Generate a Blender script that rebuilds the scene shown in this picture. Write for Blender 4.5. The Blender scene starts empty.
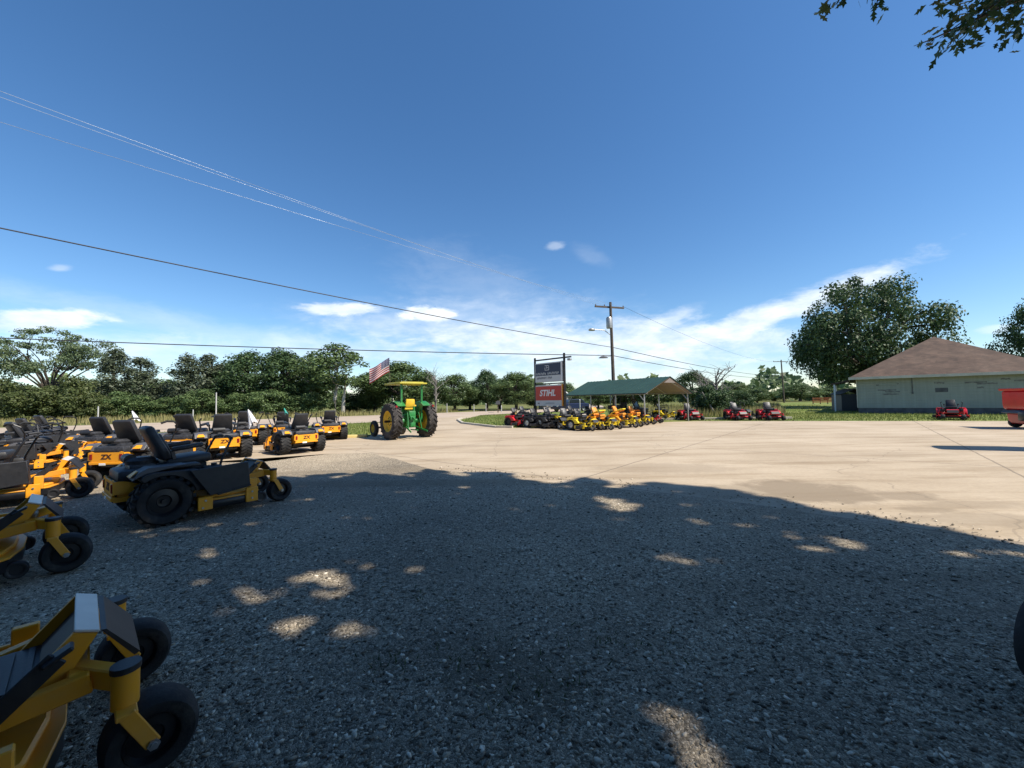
import bpy, bmesh, math, random
import numpy as np
from mathutils import Vector, Matrix, noise as mnoise
random.seed(7); np.random.seed(7)
RNG = np.random.default_rng(11)
scene = bpy.context.scene
COL = scene.collection
PI = math.pi; R = math.radians
# ------------------------------------------------------------------ camera
FPX, W, H = 400.0, 1024, 768
HCAM = 1.5
cam_d = bpy.data.cameras.new('camera'); cam = bpy.data.objects.new('camera', cam_d); COL.objects.link(cam)
pitch, roll = R(2.29), R(1.0)
Fv = Vector((0, math.cos(pitch), math.sin(pitch)))
R0 = Vector((1, 0, 0)); U0 = R0.cross(Fv)
Rv = R0*math.cos(roll) - U0*math.sin(roll); Uv = U0*math.cos(roll) + R0*math.sin(roll)
M = Matrix((Rv, Uv, -Fv)).transposed().to_4x4(); M.translation = (0, 0, HCAM)
cam.matrix_world = M
cam_d.sensor_width = 36; cam_d.lens = 36*FPX/W; cam_d.clip_start = .05; cam_d.clip_end = 5000
scene.camera = cam
def ray(px, py): return Fv + Rv*((px-512)/FPX) - Uv*((py-384)/FPX)
def G(px, py):
    d = ray(px, py); t = -HCAM/d.z
    return (d.x*t, d.y*t)
def AT(px, py, y):
    d = ray(px, py); t = y/d.y
    return Vector((d.x*t, y, HCAM + d.z*t))
# ------------------------------------------------------------------ sun / sky
SUN_AZ, SUN_EL = R(113), R(50)
SUN = Vector((math.sin(SUN_AZ)*math.cos(SUN_EL), math.cos(SUN_AZ)*math.cos(SUN_EL), math.sin(SUN_EL)))
sl = bpy.data.lights.new('sun', 'SUN'); sl.energy = 5.0; sl.angle = R(.53); sl.color = (1, .93, .82)
so = bpy.data.objects.new('sun', sl); COL.objects.link(so)
so.rotation_euler = SUN.to_track_quat('Z', 'Y').to_euler(); so.location = (20, -10, 40)
# ------------------------------------------------------------------ node helpers
class NT:
    def __init__(s, nt): s.nt = nt
    def n(s, t, **k):
        x = s.nt.nodes.new(t)
        for a, b in k.items(): setattr(x, a, b)
        return x
    def l(s, a, b): s.nt.links.new(a, b)
    def put(s, sock, v):
        if isinstance(v, bpy.types.NodeSocket): s.l(v, sock)
        else: sock.default_value = v
    def m(s, op, a, b=0.0, c=0.0, clamp=False):
        x = s.n('ShaderNodeMath', operation=op, use_clamp=clamp)
        s.put(x.inputs[0], a); s.put(x.inputs[1], b); s.put(x.inputs[2], c)
        return x.outputs[0]
    def noise(s, vec, scale, detail=4, rough=.55, dist=0):
        x = s.n('ShaderNodeTexNoise'); s.put(x.inputs['Scale'], scale); x.inputs['Detail'].default_value = detail
        x.inputs['Roughness'].default_value = rough; x.inputs['Distortion'].default_value = dist
        if vec is not None: s.l(vec, x.inputs['Vector'])
        return x.outputs['Fac']
    def ramp(s, f, stops, interp='LINEAR'):
        x = s.n('ShaderNodeValToRGB'); s.l(f, x.inputs[0]); e = x.color_ramp.elements; x.color_ramp.interpolation = interp
        while len(e) < len(stops): e.new(.5)
        for i, (p, c) in enumerate(stops):
            e[i].position = p; e[i].color = (*c, 1) if len(c) == 3 else c
        return x.outputs[0]
    def mix(s, f, a, b, blend='MIX'):
        x = s.n('ShaderNodeMix', data_type='RGBA', blend_type=blend)
        s.put(x.inputs[0], f)
        for sock, v in ((x.inputs[6], a), (x.inputs[7], b)):
            if isinstance(v, bpy.types.NodeSocket): s.l(v, sock)
            else: sock.default_value = (*v, 1)
        return x.outputs[2]
def newmat(name):
    m = bpy.data.materials.new(name); m.use_nodes = True
    t = NT(m.node_tree); b = m.node_tree.nodes['Principled BSDF']
    return m, t, b
def paint(name, col, rough=.45, metal=0, var=.18, scale=9, bump=0, spec=.5, dust=None):
    m, t, b = newmat(name)
    tc = t.n('ShaderNodeTexCoord').outputs['Object']
    f = t.noise(tc, scale, 5)
    dk = tuple(c*(1-var) for c in col); lt = tuple(min(1, c*(1+var)) for c in col)
    c = t.ramp(f, [(.3, dk), (.7, lt)])
    if dust:
        g = t.noise(tc, scale*.45, 6, .7)
        c = t.mix(t.m('MULTIPLY', t.ramp(g, [(.5, (0, 0, 0)), (.75, (1, 1, 1))]), dust), c, (.32, .28, .22))
    t.l(c, b.inputs['Base Color'])
    b.inputs['Roughness'].default_value = rough; b.inputs['Metallic'].default_value = metal
    b.inputs['Specular IOR Level'].default_value = spec
    if bump:
        bp = t.n('ShaderNodeBump'); bp.inputs['Strength'].default_value = bump; bp.inputs['Distance'].default_value = .01
        t.l(t.noise(tc, scale*6, 3), bp.inputs['Height']); t.l(bp.outputs[0], b.inputs['Normal'])
    return m
MAT = {}
MAT['yellow'] = paint('yellow_paint', (.82, .335, .012), .40, 0, .08, 3, dust=.28)
MAT['lime'] = paint('lemon_paint', (.78, .58, .02), .42, 0, .08, 3, dust=.2)
MAT['red'] = paint('red_paint', (.56, .014, .024), .32, 0, .1, 3, dust=.08)
MAT['orange'] = paint('orange_vinyl', (.70, .26, .025), .5, 0, .1)
MAT['black'] = paint('black_plastic', (.018, .018, .020), .5, 0, .25, 14, .1, dust=.05)
MAT['blackm'] = paint('black_metal', (.014, .014, .016), .38, .1, .2)
MAT['vinyl'] = paint('black_vinyl', (.022, .022, .025), .48, 0, .2, 20, .15)
MAT['rubber'] = paint('rubber', (.020, .020, .021), .75, 0, .3, 12, .25, .3, dust=.18)
MAT['rubber_brown'] = paint('dusty_rubber', (.035, .031, .030), .8, 0, .3, 5, .25, .3, dust=.45)
MAT['grey'] = paint('grey_plastic', (.085, .085, .092), .5, 0, .1, 12)
MAT['engine'] = paint('engine_metal', (.05, .05, .055), .5, .4, .4, 20)
MAT['steel'] = paint('steel', (.45, .45, .45), .35, .8, .1)
MAT['white'] = paint('white_paint', (.78, .78, .76), .5, 0, .05)
MAT['dark'] = paint('dark_print', (.05, .012, .01), .5, 0, .1)
MAT['redlens'] = paint('red_reflector', (.22, .008, .008), .25, 0, .1)
MAT['green'] = paint('green_paint', (.014, .17, .035), .42, 0, .15, 3, dust=.28)
MAT['jyellow'] = paint('wheel_yellow', (.70, .44, .025), .5, 0, .12, 5, dust=.3)
MAT['roofgreen'] = paint('green_sheet_metal', (.020, .056, .042), .55, 0, .15, 1.2)
MAT['galv'] = paint('galvanised_steel', (.38, .38, .37), .45, .6, .12)
MAT['soffit'] = paint('tan_sheet_metal', (.20, .165, .14), .6, 0, .1)
MAT['postblack'] = paint('black_post_paint', (.016, .017, .018), .5, 0, .2)
MAT['navy'] = paint('navy_sign_face', (.018, .026, .062), .4, 0, .08)
MAT['signred'] = paint('red_sign_face', (.50, .03, .016), .4, 0, .06)
MAT['signwhite'] = paint('white_sign_face', (.55, .55, .54), .4, 0, .05)
MAT['signorange'] = paint('orange_sign_side', (.75, .30, .04), .4, 0, .05)
MAT['wood'] = paint('weathered_pole_wood', (.085, .066, .052), .85, 0, .3, 4, .3)
MAT['cable'] = paint('dark_cable', (.03, .03, .035), .6, 0, .1)
MAT['wire'] = paint('bright_wire', (.40, .44, .48), .35, .3, .05)
MAT['bark'] = paint('bark', (.075, .06, .046), .9, 0, .35, 3, .5)
MAT['palebark'] = paint('pale_bark', (.36, .34, .30), .9, 0, .25, 2, .3)
MAT['deadwood'] = paint('dead_wood', (.19, .17, .155), .9, 0, .2, 2, .2)
MAT['stone'] = None
MAT['carblue'] = paint('dark_blue_car_paint', (.02, .03, .075), .25, .2, .1)
MAT['glass'] = paint('dark_glass', (.02, .026, .03), .08, 0, .1)
MAT['kerbyellow'] = paint('faded_yellow_kerb', (.62, .50, .20), .8, 0, .2, 2, .2)
MAT['kerb'] = paint('kerb_concrete', (.46, .41, .33), .85, 0, .15, 2, .2)
MAT['fascia'] = paint('fascia_paint', (.50, .47, .40), .6, 0, .15, 2)
MAT['foundation'] = paint('foundation_block', (.10, .10, .105), .9, 0, .3, 3, .3)
MAT['postgrey'] = paint('weathered_white_post', (.42, .42, .40), .8, 0, .15)
MAT['canopy'] = paint('faded_canopy_paint', (.42, .37, .03), .5, 0, .12, 3)
MAT['rust'] = paint('rusty_orange_rail', (.36, .10, .04), .8, 0, .3, 3)
MAT['skysheen'] = paint('plate_sky_sheen', (.62, .56, .48), .3, 0, .08)  # bright sky reflection on the mower nose, put into the base colour
MAT['barewood'] = paint('bare_grey_wood', (.17, .17, .16), .9, 0, .4, 5)
MAT['cloth'] = paint('white_cloth', (.75, .75, .76), .9, 0, .05)
MAT['teal'] = paint('teal_cloth', (.05, .35, .28), .8, 0, .1)
def leafmat(name, dark, mid, light, trans=.25, rough=.55):
    m, t, b = newmat(name)
    g = t.n('ShaderNodeNewGeometry')
    tc = t.n('ShaderNodeTexCoord').outputs['Object']
    f = t.m('ADD', t.m('MULTIPLY', g.outputs['Random Per Island'], .55), t.m('MULTIPLY', t.noise(tc, .55, 3), .5))
    c = t.ramp(f, [(.2, dark), (.5, mid), (.85, light)])
    t.l(c, b.inputs['Base Color']); b.inputs['Roughness'].default_value = rough
    b.inputs['Specular IOR Level'].default_value = .35
    tr = t.n('ShaderNodeBsdfTranslucent'); t.l(c, tr.inputs[0])
    ms = t.n('ShaderNodeMixShader'); ms.inputs[0].default_value = trans
    t.l(b.outputs[0], ms.inputs[1]); t.l(tr.outputs[0], ms.inputs[2])
    t.l(ms.outputs[0], m.node_tree.nodes['Material Output'].inputs[0])
    return m
MAT['leaf'] = leafmat('green_leaves', (.045, .075, .028), (.085, .135, .045), (.15, .205, .07))
MAT['leafdark'] = leafmat('dark_green_leaves', (.026, .054, .022), (.05, .092, .034), (.10, .15, .048))
MAT['leafpale'] = leafmat('pale_green_leaves', (.06, .095, .045), (.10, .145, .065), (.16, .20, .095))
MAT['cedar'] = leafmat('grey_green_needles', (.045, .062, .036), (.075, .098, .055), (.125, .145, .085), .15)
MAT['bushy'] = leafmat('yellow_green_leaves', (.042, .062, .02), (.075, .10, .03), (.13, .15, .05))
MAT['grassblade'] = leafmat('grass_blades', (.08, .125, .026), (.16, .20, .045), (.31, .31, .10), .3)
MAT['drygrass'] = leafmat('dry_grass_blades', (.17, .17, .055), (.28, .25, .095), (.40, .34, .16), .3)
MAT['weed'] = leafmat('weed_leaves', (.04, .06, .02), (.06, .085, .03), (.11, .13, .05), .2)
# ------------------------------------------------------------------ ground materials
def m_gravel():
    m, t, b = newmat('crushed_gravel')
    tc = t.n('ShaderNodeTexCoord').outputs['Object']
    wob = t.n('ShaderNodeVectorMath', operation='ADD')
    nz = t.n('ShaderNodeTexNoise'); nz.inputs['Scale'].default_value = 14; t.l(tc, nz.inputs['Vector'])
    sc = t.n('ShaderNodeVectorMath', operation='SCALE'); t.l(nz.outputs['Color'], sc.inputs[0]); sc.inputs['Scale'].default_value = .03
    t.l(tc, wob.inputs[0]); t.l(sc.outputs[0], wob.inputs[1]); v = wob.outputs[0]
    def vor(scale, feat='F1'):
        x = t.n('ShaderNodeTexVoronoi', feature=feat); x.inputs['Scale'].default_value = scale; t.l(v, x.inputs['Vector']); return x
    v1, v2 = vor(44), vor(92); e1, e2 = vor(44, 'DISTANCE_TO_EDGE'), vor(92, 'DISTANCE_TO_EDGE')
    sep = t.n('ShaderNodeSeparateColor'); t.l(v1.outputs['Color'], sep.inputs[0])
    sep2 = t.n('ShaderNodeSeparateColor'); t.l(v2.outputs['Color'], sep2.inputs[0])
    c1 = t.ramp(sep.outputs[0], [(0, (.12, .102, .076)), (.35, (.35, .295, .215)), (.75, (.52, .44, .325)), (1, (.74, .65, .51))])
    c2 = t.ramp(sep2.outputs[1], [(0, (.075, .063, .046)), (.45, (.34, .283, .205)), (1, (.66, .56, .43))])
    pick = t.m('GREATER_THAN', sep.outputs[1], .62)
    c = t.mix(pick, c2, c1)
    dirt = t.ramp(t.noise(tc, .55, 6, .65), [(.42, (0, 0, 0)), (.68, (1, 1, 1))])
    c = t.mix(t.m('MULTIPLY', dirt, .40), c, (.42, .355, .27))
    mr_ = t.n('ShaderNodeMapping'); t.l(tc, mr_.inputs[0]); mr_.inputs['Rotation'].default_value = (0, 0, R(38)); mr_.inputs['Scale'].default_value = (.12, 1.25, 1)
    rut = t.ramp(t.noise(mr_.outputs[0], .9, 4, .5, .4), [(.5, (0, 0, 0)), (.64, (1, 1, 1))])
    c = t.mix(t.m('MULTIPLY', rut, .6), c, (.27, .22, .155))
    big = t.ramp(t.noise(tc, .22, 3), [(.35, (.58, .58, .58)), (.66, (1.18, 1.15, 1.09))])
    c = t.mix(1.0, c, big, 'MULTIPLY')
    sp_ = t.n('ShaderNodeSeparateXYZ'); t.l(tc, sp_.inputs[0]); nn = t.m('MULTIPLY', t.m('SUBTRACT', t.noise(tc, 2.6, 6, .7), .5), 2.4); soil = None
    for (px, py, rx, ry, k) in ((500, 672, .34, .30, .75), (545, 690, .26, .22, .7), (480, 650, .3, .3, .45), (610, 640, .35, .25, .3), (390, 665, .2, .16, .4), (160, 560, .5, .2, .3), (720, 600, .7, .3, .22), (430, 560, .8, .4, .2)):
        gx, gy = G(px, py); a = t.m('DIVIDE', t.m('SUBTRACT', sp_.outputs[0], gx), rx); bb = t.m('DIVIDE', t.m('SUBTRACT', sp_.outputs[1], gy), ry)
        r_ = t.m('ADD', t.m('SQRT', t.m('ADD', t.m('MULTIPLY', a, a), t.m('MULTIPLY', bb, bb))), nn)
        mr = t.n('ShaderNodeMapRange', interpolation_type='SMOOTHSTEP'); t.l(r_, mr.inputs[0]); mr.inputs[1].default_value = 1.35; mr.inputs[2].default_value = .5; mr.inputs[3].default_value = 0; mr.inputs[4].default_value = k
        soil = mr.outputs[0] if soil is None else t.m('MAXIMUM', soil, mr.outputs[0])
    c = t.mix(t.m('MULTIPLY', soil, .8), c, (.13, .105, .072))
    gap = t.ramp(e2.outputs['Distance'], [(0, (.35, .35, .35)), (.12, (1, 1, 1))])
    c = t.mix(.7, c, gap, 'MULTIPLY')
    t.l(c, b.inputs['Base Color']); b.inputs['Roughness'].default_value = .85; b.inputs['Specular IOR Level'].default_value = .25
    h1 = t.m('MULTIPLY', t.m('MINIMUM', e1.outputs['Distance'], .3), t.m('MULTIPLY', pick, 2.2))
    h2 = t.m('MINIMUM', e2.outputs['Distance'], .25)
    h = t.m('ADD', t.m('ADD', h1, h2), t.m('MULTIPLY', sep2.outputs[0], .35))
    bp = t.n('ShaderNodeBump'); bp.inputs['Strength'].default_value = .6; bp.inputs['Distance'].default_value = .015
    t.l(h, bp.inputs['Height']); t.l(bp.outputs[0], b.inputs['Normal'])
    return m
def m_concrete():
    m, t, b = newmat('worn_concrete')
    tc = t.n('ShaderNodeTexCoord').outputs['Object']
    base = t.ramp(t.noise(tc, .35, 8, .62), [(.25, (.35, .275, .19)), (.5, (.43, .348, .25)), (.75, (.50, .412, .305))])
    fine = t.ramp(t.noise(tc, 16, 5, .7), [(.3, (.88, .88, .88)), (.7, (1.06, 1.06, 1.06))])
    c = t.mix(1, base, fine, 'MULTIPLY')
    # tyre-scuffed streaks running across the lot
    mp = t.n('ShaderNodeMapping'); t.l(tc, mp.inputs[0]); mp.inputs['Scale'].default_value = (.22, 1.6, 1); mp.inputs['Rotation'].default_value = (0, 0, .12)
    st = t.ramp(t.noise(mp.outputs[0], 1.1, 7, .65), [(.48, (1, 1, 1)), (.68, (.70, .66, .60))])
    c = t.mix(.9, c, st, 'MULTIPLY')
    # stains with a shape of their own
    sep = t.n('ShaderNodeSeparateXYZ'); t.l(tc, sep.inputs[0]); X, Y = sep.outputs[0], sep.outputs[1]
    nd = t.m('MULTIPLY', t.m('SUBTRACT', t.noise(tc, 1.5, 8, .72), .5), 2.3)
    def stain(cx, cy, rx, ry, soft=.24):
        a = t.m('DIVIDE', t.m('SUBTRACT', X, cx), rx); bb = t.m('DIVIDE', t.m('SUBTRACT', Y, cy), ry)
        r = t.m('ADD', t.m('SQRT', t.m('ADD', t.m('MULTIPLY', a, a), t.m('MULTIPLY', bb, bb))), nd)
        return t.m('SUBTRACT', 1, t.m('SMOOTH_MIN', t.m('MAXIMUM', t.m('DIVIDE', t.m('SUBTRACT', r, 1-soft), 2*soft), 0), 1, .05), clamp=True)
    mask = None
    for (px, py, rx, ry, k) in ((805, 491, .95, .75, .75), (745, 492, 1.1, .5, .45), (668, 468, 1.3, .6, .35), (905, 496, .45, .28, .6), (925, 510, .35, .16, .5), (985, 520, .9, .28, .4), (975, 505, .8, .2, .35), (700, 470, 1.0, .3, .3), (890, 455, 1.6, .5, .15), (470, 446, 1.6, .3, .35), (520, 452, 2.0, .3, .2)):
        gx, gy = G(px, py); s = t.m('MULTIPLY', stain(gx, gy, rx, ry), k)
        mask = s if mask is None else t.m('MAXIMUM', mask, s)
    c = t.mix(mask, c, (.20, .155, .105))
    # saw-cut joints
    wig = t.m('MULTIPLY', t.noise(tc, 2.0, 3), .05)
    def joint(ax_, ay_, off_, period):
        v = t.m('ADD', t.m('ADD', t.m('MULTIPLY', X, ax_), t.m('MULTIPLY', Y, ay_)), t.m('SUBTRACT', wig, off_))
        q = t.m('ABSOLUTE', t.m('SUBTRACT', t.m('FRACT', t.m('ADD', t.m('DIVIDE', v, period), .5)), .5))
        return t.m('LESS_THAN', q, .020/period)
    j = t.m('MAXIMUM', joint(.755, -.656, 2.12, 6.1), joint(.656, .755, 6.34, 6.1))
    c = t.mix(t.m('MULTIPLY', j, .62), c, (.13, .105, .08))
    # hairline cracks
    vo = t.n('ShaderNodeTexVoronoi', feature='DISTANCE_TO_EDGE'); vo.inputs['Scale'].default_value = .16
    nz = t.n('ShaderNodeTexNoise'); nz.inputs['Scale'].default_value = .9; nz.inputs['Detail'].default_value = 5; t.l(tc, nz.inputs['Vector'])
    ad = t.n('ShaderNodeVectorMath', operation='ADD'); t.l(tc, ad.inputs[0]); t.l(nz.outputs['Color'], ad.inputs[1]); t.l(ad.outputs[0], vo.inputs['Vector'])
    c = t.mix(t.m('MULTIPLY', t.m('LESS_THAN', vo.outputs['Distance'], .0022), .30), c, (.15, .12, .09))
    gr = t.m('GREATER_THAN', t.noise(tc, 9, 3, .7), .70)
    c = t.mix(t.m('MULTIPLY', gr, .3), c, (.20, .17, .13))
    t.l(c, b.inputs['Base Color']); b.inputs['Roughness'].default_value = .85; b.inputs['Specular IOR Level'].default_value = .25
    bp = t.n('ShaderNodeBump'); bp.inputs['Strength'].default_value = .25; bp.inputs['Distance'].default_value = .01
    t.l(t.noise(tc, 40, 4), bp.inputs['Height']); t.l(bp.outputs[0], b.inputs['Normal'])
    return m
def m_turf(name, a, bcol, dry, k=.5):
    m, t, b = newmat(name)
    tc = t.n('ShaderNodeTexCoord').outputs['Object']
    c = t.ramp(t.noise(tc, 3.5, 6, .7), [(.3, a), (.7, bcol)])
    d = t.ramp(t.noise(tc, .16, 4), [(.42, (0, 0, 0)), (.64, (1, 1, 1))])
    c = t.mix(t.m('MULTIPLY', d, k), c, dry)
    t.l(c, b.inputs['Base Color']); b.inputs['Roughness'].default_value = .95; b.inputs['Specular IOR Level'].default_value = .1
    return m
def m_road():
    m, t, b = newmat('old_road_concrete')
    tc = t.n('ShaderNodeTexCoord').outputs['Object']
    c = t.ramp(t.noise(tc, .5, 7, .65), [(.3, (.38, .30, .225)), (.7, (.47, .38, .29))])
    mp = t.n('ShaderNodeMapping'); t.l(tc, mp.inputs[0]); mp.inputs['Scale'].default_value = (.05, .6, 1); mp.inputs['Rotation'].default_value = (0, 0, R(-32))
    c = t.mix(.8, c, t.ramp(t.noise(mp.outputs[0], 1.4, 4), [(.45, (1, 1, 1)), (.62, (.68, .66, .63))]), 'MULTIPLY')
    t.l(c, b.inputs['Base Color']); b.inputs['Roughness'].default_value = .9
    return m
# ------------------------------------------------------------------ object helpers
def tag(o, label=None, cat=None, group=None, kind=None):
    if label: o['label'] = label
    if cat: o['category'] = cat
    if group: o['group'] = group
    if kind: o['kind'] = kind
    return o
def empty(name, loc=(0, 0, 0), rz=0, label=None, cat=None, group=None):
    o = bpy.data.objects.new(name, None); COL.objects.link(o); o.location = loc; o.rotation_euler = (0, 0, rz)
    o.empty_display_size = .2
    return tag(o, label, cat, group)
def kids(o): return [x for x in bpy.data.objects if x.parent == o]
def dup(o, parent=None):
    c = o.copy(); COL.objects.link(c); c.parent = parent
    for ch in kids(o): dup(ch, c)
    return c
def npmesh(name, v, f, mat, smooth=False):
    me = bpy.data.meshes.new(name); v = np.asarray(v, dtype=np.float32); f = np.asarray(f, dtype=np.int32); k = f.shape[1]
    me.vertices.add(len(v)); me.vertices.foreach_set('co', v.ravel())
    me.loops.add(f.size); me.loops.foreach_set('vertex_index', f.ravel())
    me.polygons.add(len(f)); me.polygons.foreach_set('loop_start', np.arange(0, f.size, k, dtype=np.int32))
    me.update(calc_edges=True); me.materials.append(mat)
    if smooth: me.polygons.foreach_set('use_smooth', [True]*len(f))
    return me
def link(name, me, parent=None, loc=(0, 0, 0)):
    o = bpy.data.objects.new(name, me); COL.objects.link(o); o.parent = parent; o.location = loc
    return o
class MB:
    def __init__(s): s.bm = bmesh.new(); s.mi = 0
    def _fin(s):
        for f in s.bm.faces:
            if not f.tag: f.material_index = s.mi; f.tag = True
        return s
    def box(s, c, size, rot=None, bev=0, taper=None):
        r = bmesh.ops.create_cube(s.bm, size=1)['verts']
        if taper:
            for v in r:
                if v.co.z > 0: v.co.x *= taper[0]; v.co.y *= taper[1]
        mt = Matrix.Translation(c) @ (rot.to_4x4() if rot is not None else Matrix.Identity(4)) @ Matrix.Diagonal((*size, 1))
        bmesh.ops.transform(s.bm, matrix=mt, verts=r)
        if bev:
            es = list({e for v in r for e in v.link_edges})
            bmesh.ops.bevel(s.bm, geom=es, offset=bev, segments=2 if bev > .015 else 1, affect='EDGES', profile=.5)
        return s._fin()
    def beam(s, a, b, w, h=None, bev=0):
        a, b = Vector(a), Vector(b); d = b-a
        return s.box((a+b)/2, (d.length, w, h or w), d.to_track_quat('X', 'Z').to_matrix(), bev)
    def tube(s, pts, r, n=8, rr=None, closed=False):
        pts = [Vector(p) for p in pts]; rings = []
        for i, p in enumerate(pts):
            a = pts[max(0, i-1)]; b = pts[min(len(pts)-1, i+1)]
            d = (b-a)
            if d.length < 1e-9: d = Vector((0, 0, 1))
            q = d.to_track_quat('Z', 'Y').to_matrix(); rad = rr[i] if rr else r
            rings.append([s.bm.verts.new(p + q @ Vector((math.cos(2*PI*k/n)*rad, math.sin(2*PI*k/n)*rad, 0))) for k in range(n)])
        for i in range(len(rings)-1):
            for k in range(n):
                try: s.bm.faces.new((rings[i][k], rings[i][(k+1) % n], rings[i+1][(k+1) % n], rings[i+1][k]))
                except ValueError: pass
        s.bm.faces.new(rings[0][::-1]); s.bm.faces.new(rings[-1])
        return s._fin()
    def cyl(s, a, b, r, n=16, r2=None): return s.tube([a, b], r, n, [r, r if r2 is None else r2])
    def lathe(s, prof, n=24, M=None, closed=True):
        """prof = (radius, along axis); axis local Z, mapped by M"""
        M = M or Matrix.Identity(4); rings = []
        for rad, z in prof:
            if rad < 1e-6: rings.append([s.bm.verts.new(M @ Vector((0, 0, z)))]*n)
            else: rings.append([s.bm.verts.new(M @ Vector((math.cos(2*PI*k/n)*rad, math.sin(2*PI*k/n)*rad, z))) for k in range(n)])
        m = len(rings)
        for i in range(m if closed else m-1):
            A, B = rings[i], rings[(i+1) % m]
            for k in range(n):
                vs = [A[k], A[(k+1) % n], B[(k+1) % n], B[k]]; u = []
                for v in vs:
                    if v not in u: u.append(v)
                if len(u) > 2:
                    try: s.bm.faces.new(u)
                    except ValueError: pass
        return s._fin()
    def prism(s, poly, a, b, M=None, axis='y', bev=0):
        """extrude 2D poly: axis y -> poly in (x,z); axis z -> poly in (x,y); axis x -> poly in (y,z)"""
        M = M or Matrix.Identity(4)
        f = {'y': lambda p, t: (p[0], t, p[1]), 'z': lambda p, t: (p[0], p[1], t), 'x': lambda p, t: (t, p[0], p[1])}[axis]
        A = [s.bm.verts.new(M @ Vector(f(p, a))) for p in poly]; B = [s.bm.verts.new(M @ Vector(f(p, b))) for p in poly]
        n = len(poly); fs = [s.bm.faces.new(A), s.bm.faces.new(B[::-1])]
        for i in range(n): fs.append(s.bm.faces.new((A[i], B[i], B[(i+1) % n], A[(i+1) % n])))
        bmesh.ops.recalc_face_normals(s.bm, faces=fs)
        if bev: bmesh.ops.bevel(s.bm, geom=list({e for f_ in fs for e in f_.edges}), offset=bev, segments=1, affect='EDGES', profile=.5)
        return s._fin()
    def poly(s, pts):
        s.bm.faces.new([s.bm.verts.new(p) for p in pts]); return s._fin()
    def build(s, name, mats, parent=None, loc=(0, 0, 0), smooth=35, recalc=True):
        if recalc: bmesh.ops.recalc_face_normals(s.bm, faces=s.bm.faces[:])
        me = bpy.data.meshes.new(name); s.bm.to_mesh(me); s.bm.free()
        for m in (mats if isinstance(mats, (list, tuple)) else [mats]): me.materials.append(m)
        if smooth:
            me.polygons.foreach_set('use_smooth', [True]*len(me.polygons)); me.set_sharp_from_angle(angle=R(smooth))
        return link(name, me, parent, loc)
def text_mesh(name, body, size, mat, parent, Mx, depth=.004, shear=0, xscale=1, bold=0):
    cu = bpy.data.curves.new(name, 'FONT'); cu.body = body; cu.size = size; cu.extrude = depth; cu.align_x = 'CENTER'; cu.align_y = 'CENTER'; cu.shear = shear; cu.offset = bold
    tmp = bpy.data.objects.new(name+'_tmp', cu); COL.objects.link(tmp)
    dg = bpy.context.evaluated_depsgraph_get()
    me = bpy.data.meshes.new_from_object(tmp.evaluated_get(dg)); bpy.data.objects.remove(tmp); bpy.data.curves.remove(cu)
    me.transform(Matrix.Diagonal((xscale, 1, 1, 1))); me.transform(Mx); me.materials.clear(); me.materials.append(mat); me.name = name
    return link(name, me, parent)
MY = Matrix.Rotation(-PI/2, 4, 'X')      # lathe axis Z -> Y
def TR(x, y, z): return Matrix.Translation((x, y, z))
# ------------------------------------------------------------------ ground
def sheet(name, pts, z, mat, kind='structure', sub=0):
    b = MB(); b.poly([(x, y, z) for x, y in pts])
    bmesh.ops.triangulate(b.bm, faces=b.bm.faces[:])
    o = b.build(name, mat, smooth=0)
    for p in o.data.polygons:
        if p.normal.z < 0: o.data.flip_normals(); break
    return tag(o, kind=kind)
def rough_line(pts, step=.35, amp=.06, seed=0):
    out = []
    for (x0, y0), (x1, y1) in zip(pts[:-1], pts[1:]):
        L = math.hypot(x1-x0, y1-y0); n = max(1, int(L/step))
        for k in range(n):
            t = k/n; x = x0+(x1-x0)*t; y = y0+(y1-y0)*t
            q = mnoise.noise(Vector((x*1.3+seed, y*1.3, seed))) + .5*mnoise.noise(Vector((x*4+seed, y*4, seed)))
            out.append((x - (y1-y0)/L*q*amp, y + (x1-x0)/L*q*amp))
    return out + [pts[-1]]
mg = m_gravel(); mc = m_concrete(); MAT['road'] = m_road()
mturf = m_turf('field_turf', (.075, .10, .03), (.13, .145, .045), (.23, .20, .09), .6)
mlawn = m_turf('lawn_turf', (.085, .13, .03), (.16, .20, .05), (.28, .26, .10), .45)
sheet('ground', [(-2500, -600), (2500, -600), (2500, 3500), (-2500, 3500)], -.02, mturf)
KY = 17.3
front_lawn = [(-4.2, 32), (-3.3, 26.5), (-.9, 22.0), (.2, 21.5), (4, 22.6), (8, 24.2), (11.6, 24.7), (18, 22.6), (24.8, 20.3), (32, 17.6), (45, 13)]
drive_l = [(-6.3, KY), (-6.6, 19.5), (-7.6, 22), (-9.6, 27.5), (-10, 31)]
road_near = [(-80, 2), (-45, 12), (-23, 21.5), (-15, 25.8), (-10, 31), (-3.4, 41.5), (2, 46.5), (8, 51), (14, 60), (19, 85), (22, 130)]
road_far = [(-95, 14), (-60, 25), (-37, 33.5), (-26, 40.5), (-17, 46), (-8, 53), (-3, 56.5), (2, 62), (6, 74), (9, 95), (10, 130)]
sheet('driveway', [(-40, KY), *drive_l, (-3.4, 41.5), (-3.4, 38), *front_lawn, (45, -20), (-40, -20)], .004, mc)
sheet('road', road_near + road_far[::-1], 0.0, MAT['road'])
gp = [G(1024, 548), G(860, 522), G(700, 498), G(581, 485), G(500, 478), G(434, 470), G(372, 453.5), G(330, 454), G(290, 459), G(255, 463), G(200, 462)]
gp = [(14, -1.2)] + gp + [(-14, 12.6), (-24, 13), (-40, 13)]
GRAVEL_AREA = [(13.5, -1.8)] + [(x-.05, y-.22) for x, y in gp[1:]] + [(-40, -12), (14, -12)]
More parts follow.
